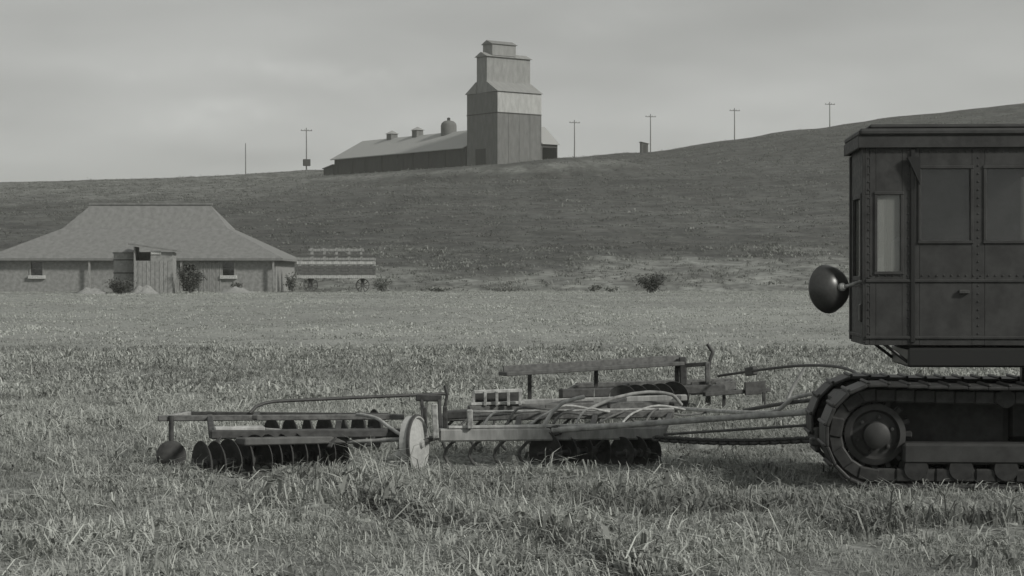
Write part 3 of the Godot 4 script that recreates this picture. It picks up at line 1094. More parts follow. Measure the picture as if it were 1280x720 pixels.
		for y in [1.60, 1.16]:
			st = new_st()
			slab(st, Vector3(x0 + 0.005, y - 0.012, s * (hw - 0.004)), Vector3(x1 - 0.01, y + 0.012, s * (hw + 0.011)), 0.004)
			obj("moulding", st, M.tractor_side, wall)
		st = new_st()
		slab(st, Vector3(x0 + 0.352, y0 + 0.02, s * (hw - 0.004)), Vector3(x0 + 0.385, y1 - 0.1, s * (hw + 0.016)), 0.004)
		obj("door_post", st, M.black, wall)
		st = new_st()
		slab(st, Vector3(x0 + 0.72, 1.5, s * hw), Vector3(x0 + 0.80, 1.53, s * (hw + 0.03)), 0.005)
		obj("handle", st, M.iron, wall)
	st = new_st()
	slab(st, Vector3(x1 - th, y0, -hw + th), Vector3(x1, 1.7, hw - th), 0.004)
	slab(st, Vector3(x1 - th, 2.45, -hw + th), Vector3(x1, y1, hw - th), 0.004)
	obj("front_wall", st, M.tractor_side, cab)
	st = new_st()
	slab(st, Vector3(x1 - 0.02, 1.7, -hw + th), Vector3(x1 - 0.015, 2.45, hw - th))
	obj("windscreen", st, M.glass, cab)
	st = new_st()
	slab(st, Vector3(x0 - 0.05, y1, -hw - 0.05), Vector3(x1 + 0.1, y1 + 0.06, hw + 0.05), 0.02)
	slab(st, Vector3(x0 + 0.04, y1 + 0.06, -hw + 0.05), Vector3(x1, y1 + 0.10, hw - 0.05), 0.02)
	var rf := obj("roof", st, M.tractor, cab)
	for z in [-hw - 0.02, hw + 0.02]:
		st = new_st()
		slab(st, Vector3(x0 - 0.055, y1 - 0.09, z - 0.012), Vector3(x1 + 0.1, y1 + 0.004, z + 0.012), 0.004)
		obj("fascia", st, M.tractor, rf)
	st = new_st()
	slab(st, Vector3(x0 - 0.055, y1 - 0.09, -hw - 0.008), Vector3(x0 - 0.03, y1 + 0.004, hw + 0.008), 0.004)
	obj("fascia", st, M.tractor, rf)
	st = new_st()                                              # small awning bracket at the near rear corner
	prism(st, [Vector3(x0 + 0.32, 2.56, hw + 0.018), Vector3(x0 + 0.42, 2.34, hw + 0.018), Vector3(x0 + 0.42, 2.56, hw + 0.018)], Vector3(0, 0, 0.03))
	obj("bracket", st, M.black, cab)
	# rivet rows along the cab seams
	for s in [1.0, -1.0]:
		st = new_st()
		for k in 24:
			for y in [y0 + 0.05, 1.64, y1 - 0.12]:
				lathe(st, axis(Vector3(x0 + 0.05 + k * 0.056, y, s * hw), Vector3(0, 0, s)), [[0.009, -0.002], [0.007, 0.005], [0.0, 0.007]], 6)
		for k in 24:
			for xx in [x0 + 0.03, x0 + 0.335, x0 + 0.87]:
				lathe(st, axis(Vector3(xx, y0 + 0.09 + k * 0.062, s * hw), Vector3(0, 0, s)), [[0.009, -0.002], [0.007, 0.005], [0.0, 0.007]], 6)
		obj("rivets", st, M.tractor, cab).set_meta("kind", "stuff")
	for zz in [-0.12, 0.0, 0.12]:
		st = new_st()
		tube(st, [Vector3(x1 - 0.35, 1.1, zz), Vector3(x1 - 0.42, 1.9, zz * 1.2), Vector3(x1 - 0.43, 1.96, zz * 1.2)], [0.012, 0.012, 0.022], 8)
		obj("steering_lever", st, M.iron, t)
	# seat inside
	st = new_st()
	slab(st, Vector3(x0 + 0.35, 1.12, -0.3), Vector3(x0 + 0.75, 1.5, 0.3), 0.04)
	slab(st, Vector3(x0 + 0.3, 1.5, -0.3), Vector3(x0 + 0.4, 1.95, 0.3), 0.04)
	obj("seat", st, M.black, t)
	# rear lamp on its arm
	var lc := Vector3(x0 - 0.265, 1.535, 0.24)
	var lamp := Node3D.new()
	lamp.name = "rear_lamp"
	t.add_child(lamp, true)
	var look := Vector3(-0.62, -0.10, -0.78)                    # the lens looks back and away, we see the bowl
	var lf := axis(lc, -look)
	st = new_st()
	lathe(st, lf, [[0.185, -0.02], [0.195, 0.0], [0.186, 0.02], [0.175, 0.05], [0.15, 0.095], [0.11, 0.13], [0.055, 0.15], [0.0, 0.155]], 32)
	obj("bowl", st, M.lamp, lamp)
	st = new_st()
	lathe(st, lf, [[0.182, -0.018], [0.12, -0.035], [0.0, -0.045]], 32)
	obj("lens", st, M.lens, lamp)
	st = new_st()
	lathe(st, lf, [[0.03, 0.14], [0.034, 0.175], [0.02, 0.195], [0.0, 0.2]], 14)
	obj("socket", st, M.bright_steel, lamp)
	st = new_st()
	var back: Vector3 = lf * Vector3(0, 0.18, 0)
	tube(st, [back, back + Vector3(0.05, 0.012, 0.0), Vector3(x0 - 0.02, 1.59, 0.30), Vector3(x0 + 0.02, 1.595, 0.30)], 0.014, 8)
	obj("arm", st, M.bright_steel, lamp)
	st = new_st()
	slab(st, Vector3(x0 - 0.035, 1.28, 0.36), Vector3(x0 - 0.002, 1.42, 0.44), 0.01)
	obj("tail_box", st, M.black, t)
	# hood, radiator and stack ahead of the cab
	st = new_st()
	slab(st, Vector3(x1 + 0.02, 1.06, -0.3), Vector3(3.25, 1.55, 0.3), 0.06)
	var hood := obj("hood", st, M.tractor, t)
	for k in 6:
		st = new_st()
		slab(st, Vector3(2.3 + k * 0.12, 1.15, 0.295), Vector3(2.36 + k * 0.12, 1.45, 0.312), 0.004)
		obj("louvre", st, M.black, hood)
	st = new_st()
	slab(st, Vector3(2.0, 0.7, -0.26), Vector3(3.2, 1.06, 0.26), 0.02)
	obj("engine", st, M.black, t)
	st = new_st()
	slab(st, Vector3(3.25, 0.62, -0.34), Vector3(3.4, 1.6, 0.34), 0.03)
	obj("radiator", st, M.tractor, t)
	st = new_st()
	tube(st, [Vector3(2.7, 1.54, 0.0), Vector3(2.7, 2.3, 0.0), Vector3(2.66, 2.42, 0.0)], [0.05, 0.05, 0.045], 12)
	obj("exhaust_stack", st, M.iron, t)

# ---------------------------------------------------------------- dragged gear
func disc_mesh(r: float) -> Mesh:
	var st := new_st()
	lathe(st, Transform3D(), [[0.0, 0.055], [r * 0.5, 0.04], [r * 0.85, 0.012], [r, -0.012], [r * 0.985, -0.018], [r * 0.83, 0.004], [r * 0.5, 0.033], [0.0, 0.048]], 24)
	st.generate_normals()
	return st.commit()

func gang(t: Node, a: Vector3, b: Vector3, n: int, r: float, skew: float) -> void:
	var st := new_st()
	tube(st, [a, b], 0.022, 8)
	obj("gang_axle", st, M.iron, t)
	var ax := (b - a).normalized().rotated(Vector3.UP, skew)
	var dm := disc_mesh(r)
	for k in n:
		var p := a.lerp(b, (k + 0.5) / n)
		var f := axis(p, ax)
		f.basis = f.basis.rotated(Vector3.UP, rng.randf_range(-0.16, 0.16)).scaled(Vector3.ONE * rng.randf_range(0.86, 1.03))
		shared("disc", dm, M.disc, t, f)
	for k in n - 1:
		st = new_st()
		lathe(st, axis(a.lerp(b, (k + 1.0) / n), b - a), [[0.0, -0.05], [0.04, -0.05], [0.032, 0.0], [0.04, 0.05], [0.0, 0.05]], 12)
		obj("spool", st, M.rust, t)

func bar(called: String, t: Node, a: Vector3, b: Vector3, w: float, h: float, m: Material) -> void:
	var st := new_st()
	beam(st, a, b, w, h, minf(w, h) * 0.15)
	obj(called, st, m, t)

func rod(called: String, t: Node, pts: Array, r: float, m: Material) -> void:
	var st := new_st()
	var c := Curve3D.new()
	for k in pts.size():
		var tan := Vector3.ZERO
		if k > 0 and k < pts.size() - 1: tan = (pts[k + 1] - pts[k - 1]) * 0.16
		c.add_point(pts[k], -tan, tan)
	var out := []
	var n := 2 if pts.size() == 2 else pts.size() * 5
	for k in n: out.append(c.sample_baked(c.get_baked_length() * k / (n - 1.0)))
	tube(st, out, r, 8)
	obj(called, st, m, t)

func drop(p: Vector3, sink := 0.06) -> Vector3:        # the spot on the ground under a point
	return Vector3(p.x, land(p.x, p.z) - sink, p.z)

func shank(t: Node, top: Vector3, m: Material) -> void:
	var g := drop(top, 0.08)
	var st := new_st()
	var pts := []
	for k in 7:
		var u := k / 6.0
		pts.append(top.lerp(g, u) + Vector3(-0.16 * sin(PI * u) + 0.05 * u, 0, 0))
	tube(st, pts, 0.016, 6)
	var s := obj("shank", st, m, t)
	st = new_st()
	prism(st, [g + Vector3(0.10, 0.0, 0.0), g + Vector3(-0.06, 0.05, 0.09), g + Vector3(-0.03, 0.05, 0.0), g + Vector3(-0.06, 0.05, -0.09)], Vector3(0, 0.012, 0))
	obj("sweep", st, M.disc, s)

func make_implements() -> void:
	# everything below is built in world coordinates under nodes at the origin of each machine
	var t := thing("disc_harrow", "dark disc harrow trailing at the left end of the dragged gear", "harrow")
	gang(t, Vector3(at(245, 0, 15.9).x, 0.09, -15.9), Vector3(at(425, 0, 17.0).x, 0.11, -17.0), 11, 0.215, -0.12)
	gang(t, Vector3(at(330, 0, 17.6).x, 0.18, -17.6), Vector3(at(480, 0, 18.6).x, 0.18, -18.6), 7, 0.2, -0.3)
	bar("beam", t, at(262, 543, 16.4), at(505, 541, 17.0), 0.10, 0.075, M.iron)
	bar("beam", t, at(300, 552, 16.1), at(430, 549, 16.9), 0.14, 0.06, M.dark_wood)
	bar("plank", t, at(268, 536, 16.5), at(330, 535, 16.6), 0.16, 0.03, M.pale_wood)
	bar("plank", t, at(330, 537, 16.6), at(432, 545, 16.9), 0.10, 0.03, M.wood)
	bar("rail", t, at(197, 523, 17.0), at(505, 521, 17.6), 0.05, 0.05, M.rust)
	bar("rail", t, at(226, 517, 17.9), at(486, 519, 18.0), 0.04, 0.04, M.iron)
	bar("cross_rail", t, at(203, 523, 17.0), at(236, 517, 17.9), 0.05, 0.04, M.wood)
	bar("cross_rail", t, at(318, 522, 17.2), at(322, 517, 17.9), 0.05, 0.04, M.iron)
	bar("cross_rail", t, at(420, 548, 16.9), at(425, 520, 17.9), 0.05, 0.05, M.iron)
	bar("cross_rail", t, at(265, 545, 16.4), at(262, 521, 17.2), 0.05, 0.05, M.iron)
	rod("adjusting_rod", t, [at(312, 517, 17.9), at(322, 506, 18.0), at(340, 502, 18.1), at(560, 492, 18.8)], 0.016, M.iron)
	rod("hitch_rod", t, [at(446, 518, 17.3), at(472, 523, 17.1), at(500, 543, 16.8), at(545, 548, 16.8)], 0.016, M.worn_paint)
	rod("hitch_rod", t, [at(410, 553, 16.9), at(470, 551, 16.8), at(548, 546, 16.8)], 0.018, M.wood)
	# trailing post with a small caster
	var ct := at(214, 524, 17.0)
	var cg := drop(ct, 0.0)
	rod("caster_post", t, [ct + Vector3(0, 0.03, 0), cg + Vector3(0, 0.2, 0)], 0.022, M.iron)
	var st := new_st()
	lathe(st, axis(cg + Vector3(0, 0.11, 0), Vector3(0.25, 0, 1)), [[0.0, -0.05], [0.10, -0.05], [0.13, -0.03], [0.13, 0.03], [0.10, 0.05], [0.0, 0.05]], 20)
	obj("caster_wheel", st, M.disc, t)
	for k in 5:                                             # hangers from the beam to the gang
		var p := at(275 + k * 48, 545, 16.4 + k * 0.12)
		bar("hanger", t, p, Vector3(p.x - 0.04, 0.18, p.z + 0.12), 0.04, 0.015, M.iron)

	# near cultivator with the pale wheel
	t = thing("field_cultivator", "low cultivator frame with a long pale beam right of the pale wheel", "cultivator")
	var A := at(548, 544, 16.7); var B := at(832, 541, 17.2)
	bar("main_beam", t, A, B, 0.09, 0.11, M.wood)
	bar("cap_rail", t, at(560, 534, 16.7), at(835, 530, 17.2), 0.05, 0.022, M.pale_wood)
	bar("rear_beam", t, at(548, 522, 18.2), at(842, 517, 18.6), 0.08, 0.07, M.rust)
	bar("cap_rail", t, at(560, 515, 18.2), at(842, 511, 18.6), 0.04, 0.018, M.worn_paint)
	for k in 4:
		var u := k / 3.0
		bar("cross_member", t, at(552, 545, 16.7).lerp(at(828, 541, 17.2), u), at(552, 524, 18.2).lerp(at(838, 518, 18.6), u), 0.05, 0.05, M.iron)
	bar("post", t, at(545, 548, 16.6), at(543, 505, 16.6), 0.05, 0.055, M.worn_paint)
	bar("post", t, at(588, 536, 16.7), at(587, 512, 16.7), 0.05, 0.05, M.worn_paint)
	bar("post", t, at(557, 540, 16.9), at(556, 508, 16.9), 0.04, 0.04, M.iron)
	bar("side_plate", t, at(532, 545, 16.75), at(531, 509, 16.75), 0.03, 0.12, M.iron)
	bar("tool_tray", t, at(558, 519, 17.0), at(586, 517, 17.0), 0.2, 0.07, M.iron)
	for k in 9: shank(t, at(575 + k * 31, 546, 16.85 + k * 0.05), M.rust)
	for k in 8: shank(t, at(570 + k * 36, 522, 18.25 + k * 0.05), M.rust)
	gang(t, Vector3(at(672, 0, 16.9).x, 0.10, -16.9), Vector3(at(760, 0, 17.2).x, 0.11, -17.2), 4, 0.19, 0.25)
	gang(t, Vector3(at(770, 0, 17.0).x, 0.09, -17.0), Vector3(at(822, 0, 17.2).x, 0.09, -17.2), 3, 0.17, 0.25)
	rod("lever", t, [at(679, 533, 16.9), at(690, 515, 16.95), at(704, 503, 17.0), at(730, 496, 17.1)], 0.018, M.pale_wood)
	rod("lever", t, [at(556, 510, 17.2), at(559, 492, 17.2), at(556, 482, 17.2)], 0.014, M.iron)
	bar("lever_guide", t, at(520, 497, 17.4), at(552, 498, 17.4), 0.05, 0.06, M.iron)
	bar("guide_post", t, at(527, 498, 17.4), at(530, 540, 17.2), 0.03, 0.03, M.iron)
	bar("guide_post", t, at(549, 498, 17.4), at(551, 540, 17.2), 0.03, 0.03, M.iron)
	# loose trip rods, springs and lift arms lying over the frames
	for k in 9:
		var u := 575.0 + k * 29.0
		var dd := 16.9 + k * 0.16
		rod("trip_rod", t, [at(u, 533 - k * 0.6, dd), at(u + 14, 521 - (k % 3) * 5, dd + 0.35), at(u + 44, 519 - (k % 4) * 4, dd + 0.8), at(u + 78, 515 - (k % 2) * 3, dd + 1.25)], 0.011, M.worn_paint if k % 2 else M.rust)
	# solid wheel, turned nearly edge-on
	var wax := Vector3(0.95, 0.05, 0.31)
	var wc := at(518, 555, 16.5)
	var wr := wc.y - land(wc.x, wc.z) + 0.01
	wc.y = wr + land(wc.x, wc.z) - 0.01
	st = new_st()
	lathe(st, axis(wc, wax), [[0.0, -0.03], [wr * 0.6, -0.045], [wr * 0.93, -0.045], [wr, -0.045], [wr, 0.045], [wr * 0.93, 0.045], [wr * 0.9, 0.025], [wr * 0.4, 0.05], [0.06, 0.06], [0.0, 0.06]], 36)
	var w := obj("wheel", st, M.wheel_paint, t)
	st = new_st()
	lathe(st, axis(wc, wax), [[0.04, 0.05], [0.035, 0.08], [0.0, 0.085]], 16)
	obj("hub_cap", st, M.worn_paint, w)
	st = new_st()
	lathe(st, axis(wc - wax * 0.03 + Vector3(-0.06, -0.10, 0.04), Vector3(-1, 0, 0.4)), [[0.02, -0.1], [0.024, 0.0], [0.042, 0.01], [0.042, 0.06], [0.03, 0.08], [0.0, 0.085]], 14)
	obj("axle_stub", st, M.pale_paint, w)
	st = new_st()
	lathe(st, axis(wc, wax), [[wr - 0.002, 0.015], [wr + 0.010, 0.018], [wr + 0.010, 0.042], [wr - 0.002, 0.048]], 36)
	obj("rim_band", st, M.iron, w)
	rod("wheel_axle", t, [wc + wax * 0.02, at(548, 546, 16.75)], 0.022, M.iron)
	rod("scraper_rod", t, [wc - wax * 0.08 + Vector3(-0.03, -0.09, 0.03), Vector3(wc.x - 0.11, 0.0, wc.z + 0.08)], 0.012, M.worn_paint)

	# middle rack behind the cultivator
	t = thing("weeder_section", "middle weeder section with a short pale slatted rack above it", "cultivator")
	bar("beam", t, at(585, 512, 20.0), at(850, 505, 20.6), 0.09, 0.08, M.rust)
	bar("beam", t, at(640, 504, 21.2), at(858, 497, 21.6), 0.08, 0.07, M.wood)
	for k in 4: bar("cross_member", t, at(600 + k * 80, 511 - k * 2, 20.0 + k * 0.17), at(645 + k * 68, 503 - k * 2, 21.2 + k * 0.12), 0.05, 0.05, M.iron)
	bar("rack_rail", t, at(592, 490, 20.0), at(652, 488, 20.1), 0.06, 0.035, M.pale_wood)
	bar("rack_rail", t, at(588, 505, 20.0), at(655, 503, 20.1), 0.06, 0.03, M.pale_wood)
	bar("rack_back", t, at(592, 498, 20.15), at(652, 496, 20.25), 0.02, 0.11, M.disc)
	for k in 5: bar("rack_slat", t, at(592 + k * 14.5, 507, 20.0), at(592 + k * 14.5, 489, 20.0), 0.03, 0.045, M.worn_paint)
	for k in 8: shank(t, at(600 + k * 33, 511 - k * 0.8, 20.05 + k * 0.08), M.rust)
	for k in 6: shank(t, at(650 + k * 38, 503 - k, 21.25 + k * 0.06), M.rust)
	rod("lever", t, [at(735, 512, 20.2), at(770, 497, 20.3), at(810, 490, 20.4), at(842, 494, 20.4), at(852, 506, 20.5)], 0.018, M.wood)
	bar("guide_plate", t, at(700, 508, 20.3), at(742, 506, 20.4), 0.03, 0.09, M.iron)

	# far section with the long plank
	t = thing("far_weeder_section", "far weeder section carrying a long dark raised plank", "cultivator")
	bar("plank", t, at(628, 467.5, 23.0), at(850, 454, 24.0), 0.24, 0.045, M.dark_wood)
	bar("plank_board", t, at(629, 462, 23.08), at(849, 448, 24.08), 0.03, 0.085, M.rust)
	for k in [[662, 468], [745, 463], [846, 457]]:
		var p := at(k[0], k[1], 23.3 + (k[0] - 628) / 300.0)
		bar("plank_leg", t, p, drop(p), 0.05, 0.05, M.iron)
	bar("beam", t, at(700, 492, 23.0), at(905, 486, 23.8), 0.10, 0.11, M.iron)
	bar("beam", t, at(720, 482, 24.2), at(915, 476, 24.8), 0.07, 0.07, M.rust)
	for k in 4: bar("cross_member", t, at(705 + k * 66, 492 - k * 2, 23.0 + k * 0.26), at(722 + k * 63, 482 - k * 2, 24.2 + k * 0.2), 0.05, 0.05, M.iron)
	for k in 7: shank(t, at(710 + k * 31, 492 - k, 23.0 + k * 0.13), M.rust)
	gang(t, Vector3(at(770, 0, 22.8).x, 0.2, -22.8), Vector3(at(850, 0, 23.4).x, 0.2, -23.4), 5, 0.2, 0.6)
	var pp := at(886, 480, 23.9)
	bar("lever_post", t, at(884, 452, 23.9), drop(pp), 0.06, 0.06, M.rust)
	rod("lever", t, [at(884, 470, 23.9), at(888, 448, 23.9), at(891, 440, 23.9), at(884, 430, 23.9)], 0.022, M.iron)
	bar("lever_rail", t, at(850, 457, 24.0), at(884, 455, 23.9), 0.05, 0.05, M.iron)
	bar("end_post", t, at(853, 446, 24.0), drop(at(856, 480, 24.0)), 0.09, 0.09, M.iron)
	for k in [[878, 1], [908, 0], [945, 1]]:
		bar("panel", t, at(k[0] - 14, 486, 23.9), at(k[0] + 12, 484, 24.0), 0.03, 0.16, M.iron if k[1] else M.rust)
	bar("beam", t, at(880, 493, 23.6), at(962, 487, 24.2), 0.06, 0.05, M.iron)
	for k in [905, 955]: bar("leg", t, at(k, 490, 23.9), drop(at(k, 490, 23.9)), 0.04, 0.04, M.iron)

	# draft gear that joins the machines to the tractor
	t = thing("draft_pole", "long pale draft pole running from the cultivator to the tractor", "pole")
	rod("pole", t, [at(690, 538, 16.9), at(1055, 512, 16.3)], 0.026, M.worn_paint)
	bar("clevis", t, at(684, 541, 16.95), at(700, 537, 16.9), 0.07, 0.09, M.iron)
	rod("stay_rod", t, [at(830, 543, 17.1), at(1050, 529, 16.3)], 0.012, M.rust)
	t = thing("draft_pole", "thin upper draft pole reaching the tractor from the middle section", "pole")
	rod("pole", t, [at(842, 510, 20.4), at(960, 516, 17.8), at(985, 499, 17.6), at(1060, 484, 17.2)], 0.02, M.worn_paint)
	rod("stay_rod", t, [at(930, 513, 18.6), at(990, 503, 17.6), at(1060, 497, 17.0)], 0.018, M.iron)
	rod("trip_lever", t, [at(984, 500, 17.6), at(992, 482, 17.6), at(1006, 460, 17.6)], 0.014, M.pale_wood)
	t = thing("draft_rod", "slim dark draft rod sloping up to the tractor from the far section", "rod")
	rod("rod", t, [at(898, 470, 23.8), at(1000, 457, 21.0), at(1070, 466, 18.4), at(1085, 520, 16.6)], 0.016, M.iron)
	bar("coupling", t, at(934, 465, 22.8), at(944, 463, 22.6), 0.07, 0.1, M.iron)

	# tow chain, link by link
	t = thing("tow_chain", "dark tow chain stretched from the cultivator to the tractor", "chain")
	var lm := TorusMesh.new()
	lm.inner_radius = 0.014; lm.outer_radius = 0.042; lm.rings = 10; lm.ring_segments = 6
	var c0 := at(818, 548, 17.0); var c1 := at(1034, 548, 15.66)
	var n := 34
	for k in n:
		var u := (k + 0.5) / n
		var p := c0.lerp(c1, u) - Vector3(0, 0.03 * sin(PI * u), 0)
		var dir := (c1 - c0).normalized()
		var b := Basis(dir, Vector3.UP, dir.cross(Vector3.UP)).rotated(dir, PI * 0.25 + (PI * 0.5 if k % 2 else 0.0))
		shared("link", lm, M.disc, t, Transform3D(b * Basis.from_scale(Vector3(1.45, 1.0, 0.9)), p))

# ---------------------------------------------------------------- grass
func tuft_mesh(blades: int, h: float, spread: float, width: float, lean: float, seed_: int) -> Mesh:
	var r := RandomNumberGenerator.new()
	r.seed = seed_
	var st := new_st()
	st.set_smooth_group(-1)
	for k in blades:
		var a := r.randf() * TAU
		var base := Vector3(r.randfn(0, spread), -0.02, r.randfn(0, spread))
		var dir := Vector3(cos(a), 0, sin(a))
		var hh := h * r.randf_range(0.45, 1.15)
		var l := hh * lean * r.randf_range(0.1, 1.3)
		var side := Vector3(-dir.z, 0, dir.x).rotated(Vector3.UP, r.randf_range(-0.8, 0.8)) * width * r.randf_range(0.6, 1.3)
		var m := base + Vector3(0, hh * 0.6, 0) + dir * l * 0.35
		var tip := base + Vector3(0, hh * (1.0 - 0.25 * lean), 0) + dir * l
		st.set_color(Color.WHITE * r.randf_range(0.72, 1.12))
		st.add_vertex(base - side); st.add_vertex(base + side); st.add_vertex(m + side * 0.8)
		st.add_vertex(base - side); st.add_vertex(m + side * 0.8); st.add_vertex(m - side * 0.8)
		st.add_vertex(m - side * 0.8); st.add_vertex(m + side * 0.8); st.add_vertex(tip)
	st.generate_normals()
	return st.commit()

func scatter(called: String, label: String, mesh: Mesh, d0: float, d1: float, density: float, margin: float, size0: float, size1: float, tone: float, seed_: int, clump: float) -> void:
	var r := RandomNumberGenerator.new()
	r.seed = seed_
	var xf: Array[Transform3D] = []
	var cols: Array[Color] = []
	var half1 := d1 * 0.275 + margin
	var n := int((d1 - d0) * 2.0 * half1 * density)
	for k in n:
		var d := r.randf_range(d0, d1)
		var x := r.randf_range(-half1, half1)
		if absf(x) > d * 0.275 + margin: continue
		var z := -d
		var c := patch_noise.get_noise_2d(x * 9.0 + 90.0, z * 9.0)
		var c2 := patch_noise.get_noise_2d(x * 1.3, z * 1.3 + 50.0)
		if r.randf() < clump * smoothstep(0.15, -0.25, c): continue
		if called == "field_grass" and r.randf() < smoothstep(-9.0, 5.0, d - strip_edge(x) + 6.0 * c): continue
		if called == "stubble" and r.randf() > smoothstep(-9.0, 5.0, d - strip_edge(x) + 6.0 * c): continue
		var f := furrow(x, z)
		if r.randf() < f.x * 1.5: continue
		if r.randf() < bare(x, z): continue
		if under_gear(x, z) and r.randf() < 0.45: continue
		var c3 := bump_noise.get_noise_2d(x * 3.0, z * 2.0)
		var s := r.randf_range(size0, size1) * (1.0 + 0.5 * c2 + 0.35 * c + 0.6 * c3)
		if d > 14.2 and d < 16.3 and x > -1.2 and x < 1.6: s *= 1.45
		var b := Basis(Vector3.UP, r.randf() * TAU)
		b = Basis(Vector3(r.randf_range(-1, 1), 0, r.randf_range(-1, 1)).normalized(), r.randf_range(0.0, 0.35)) * b
		xf.append(Transform3D(b.scaled(Vector3(s, s * r.randf_range(0.75, 1.25), s)), Vector3(x, land(x, z), z)))
		var v := tone * (1.0 + 0.5 * c2 + 0.4 * c + 0.5 * c3) * r.randf_range(0.8, 1.2)
		cols.append(tint(clampf(v, 0.08, 0.5)))
	instances(called, label, "grass", mesh, xf, cols, M.grass)

func instances(called: String, label: String, category: String, mesh: Mesh, xf: Array[Transform3D], cols: Array[Color], m: Material) -> void:
	var mm := MultiMesh.new()
	mm.transform_format = MultiMesh.TRANSFORM_3D
	mm.use_colors = true
	mm.mesh = mesh
	mm.instance_count = xf.size()
	for k in xf.size():
		mm.set_instance_transform(k, xf[k])
		mm.set_instance_color(k, cols[k])
	var o := MultiMeshInstance3D.new()
	o.multimesh = mm
	o.material_override = m
	o.name = numbered(called)
	add_child(o)
	tag(o, label, category, "", "stuff")

# patches of turned, bare earth: behind the track and along the path of the harrow
func bare(x: float, z: float) -> float:
	var n := bump_noise.get_noise_2d(x * 1.6 + 7.0, z * 1.1) * 0.9
	var p := Vector2((x - 1.35) / 1.1, (z + 13.6) / 0.8).length() + n
	var q := Vector2((x + 0.9) / 2.6, (z + 17.2) / 0.9).length() + n
	var k := Vector2((x - 2.4) / 0.8, (z + 12.6) / 0.6).length() + n
	return clampf(maxf(maxf(1.0 - p, 1.0 - q), 1.0 - k) * 2.0, 0.0, 0.85)

func under_gear(x: float, z: float) -> bool:
	if z < -16.3 and z > -18.8 and x > -2.8 and x < 1.5: return true     # below the near machines
	var p := Vector2(x - 2.41, z + 15.645).rotated(deg_to_rad(-3.5))     # below the tractor
	return p.x > -0.05 and p.x < 3.0 and absf(p.y) < 0.95

func clod_mesh(seed_: int) -> Mesh:
	var r := RandomNumberGenerator.new()
	r.seed = seed_
	var st := new_st()
	st.set_smooth_group(-1)
	var rings := []
	for i in 4:
		var ring := []
		for j in 7:
			var a := TAU * j / 7.0
			var e := -0.3 + i * 0.55
			ring.append(Vector3(cos(a) * cos(e), sin(e) * 0.7, sin(a) * cos(e)) * r.randf_range(0.75, 1.2))
		rings.append(ring)
	st.set_color(Color.WHITE)
	for i in 3:
		for j in 7:
			var p: Vector3 = rings[i][j]
			quad(st, p, rings[i][(j + 1) % 7], rings[i + 1][(j + 1) % 7], rings[i + 1][j], p)
	for j in range(1, 6): tri(st, rings[3][0], rings[3][j], rings[3][j + 1], Vector3.UP)
	st.generate_normals()
	return st.commit()

func make_clods() -> void:
	var r := RandomNumberGenerator.new()
	r.seed = 31
	var xf: Array[Transform3D] = []
	var cols: Array[Color] = []
	for k in 26000:
		var d := r.randf_range(9.5, 19.0)
		var x := r.randf_range(-5.0, 5.0)
		var f := furrow(x, -d)
		if r.randf() > bare(x, -d) * 0.9 + f.x * 0.5 + f.y * 0.5 + 0.04: continue
		var s := 0.008 + 0.03 * pow(r.randf(), 3.0)
		xf.append(Transform3D(Basis(Vector3.UP, r.randf() * TAU).scaled(Vector3(s * r.randf_range(0.8, 1.5), s, s)), Vector3(x, land(x, -d), -d)))
		cols.append(tint(0.27 * r.randf_range(0.7, 1.3)))
	instances("earth_clods", "loose crumbled earth lying in the furrow and bare patches", "earth", clod_mesh(4), xf, cols, M.clod)

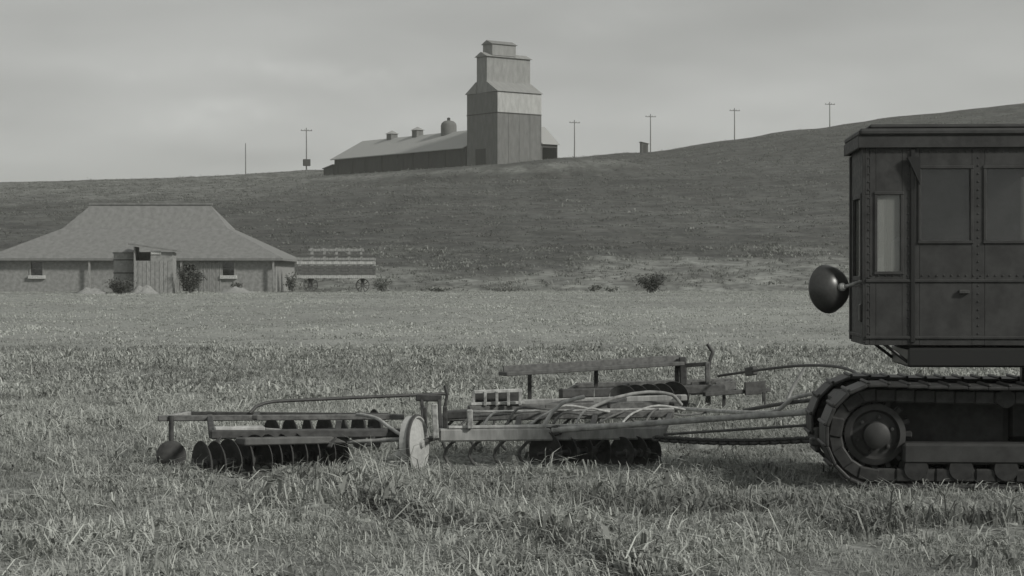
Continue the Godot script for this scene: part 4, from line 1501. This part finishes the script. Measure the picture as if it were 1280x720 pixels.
# dark weeds added to give the furrow its shade line, a few on turned patches
func make_furrow_shade_weeds() -> void:
	var r := RandomNumberGenerator.new()
	r.seed = 77
	var xf: Array[Transform3D] = []
	var cols: Array[Color] = []
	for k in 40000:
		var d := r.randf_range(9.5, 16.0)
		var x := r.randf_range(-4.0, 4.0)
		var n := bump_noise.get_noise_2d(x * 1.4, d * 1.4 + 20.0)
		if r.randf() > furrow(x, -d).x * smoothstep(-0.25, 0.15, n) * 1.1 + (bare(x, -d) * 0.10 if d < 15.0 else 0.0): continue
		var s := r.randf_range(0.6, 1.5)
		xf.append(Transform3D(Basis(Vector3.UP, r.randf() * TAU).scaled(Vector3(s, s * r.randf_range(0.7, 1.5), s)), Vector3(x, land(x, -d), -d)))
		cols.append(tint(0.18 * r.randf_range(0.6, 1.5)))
	instances("furrow_shade_weeds", "coarse dark weeds added as the shade line of the furrow, a few on turned patches", "weeds", tuft_mesh(16, 0.17, 0.06, 0.006, 1.0, 12), xf, cols, M.grass)

func make_grass() -> void:
	make_clods()
	make_furrow_shade_weeds()
	scatter("dry_grass", "matted dry grass covering the near field", tuft_mesh(30, 0.085, 0.085, 0.0033, 2.0, 1), 8.5, 26.0, 105.0, 1.5, 0.6, 1.35, 0.34, 1, 0.6)
	scatter("fine_grass", "fine wispy upright grass between the matted straw", tuft_mesh(24, 0.12, 0.07, 0.0022, 1.4, 8), 8.5, 27.0, 26.0, 1.5, 0.5, 1.2, 0.36, 8, 0.85)
	scatter("long_grass", "longer dry grass stalks standing in clumps over the near field", tuft_mesh(14, 0.22, 0.05, 0.0026, 1.1, 2), 8.5, 27.0, 4.5, 1.5, 0.5, 1.2, 0.38, 2, 1.0)
	scatter("dark_weeds", "low dark weeds scattered through the near field", tuft_mesh(20, 0.075, 0.08, 0.008, 1.3, 3), 8.5, 46.0, 12.0, 1.5, 0.7, 1.6, 0.20, 3, 1.0)
	scatter("field_grass", "dry grass of the middle field", tuft_mesh(22, 0.075, 0.13, 0.007, 1.9, 4), 26.0, 54.0, 40.0, 2.0, 0.7, 1.5, 0.37, 4, 0.4)
	scatter("stubble", "pale cut stubble on the strip below the farm", tuft_mesh(16, 0.06, 0.16, 0.012, 1.0, 5), 34.0, 158.0, 4.0, 3.0, 0.8, 1.5, 0.35, 5, 0.5)
	scatter("hill_grass", "coarse grass over the foot of the hill", tuft_mesh(14, 0.22, 0.25, 0.03, 1.0, 6), 158.0, 190.0, 1.3, 3.0, 0.6, 1.3, 0.20, 6, 0.7)
	scatter("hill_weeds", "low weeds dotted over the hillside", tuft_mesh(16, 0.2, 0.4, 0.05, 1.6, 7), 185.0, 425.0, 0.5, 3.0, 0.4, 1.1, 0.15, 7, 0.3)
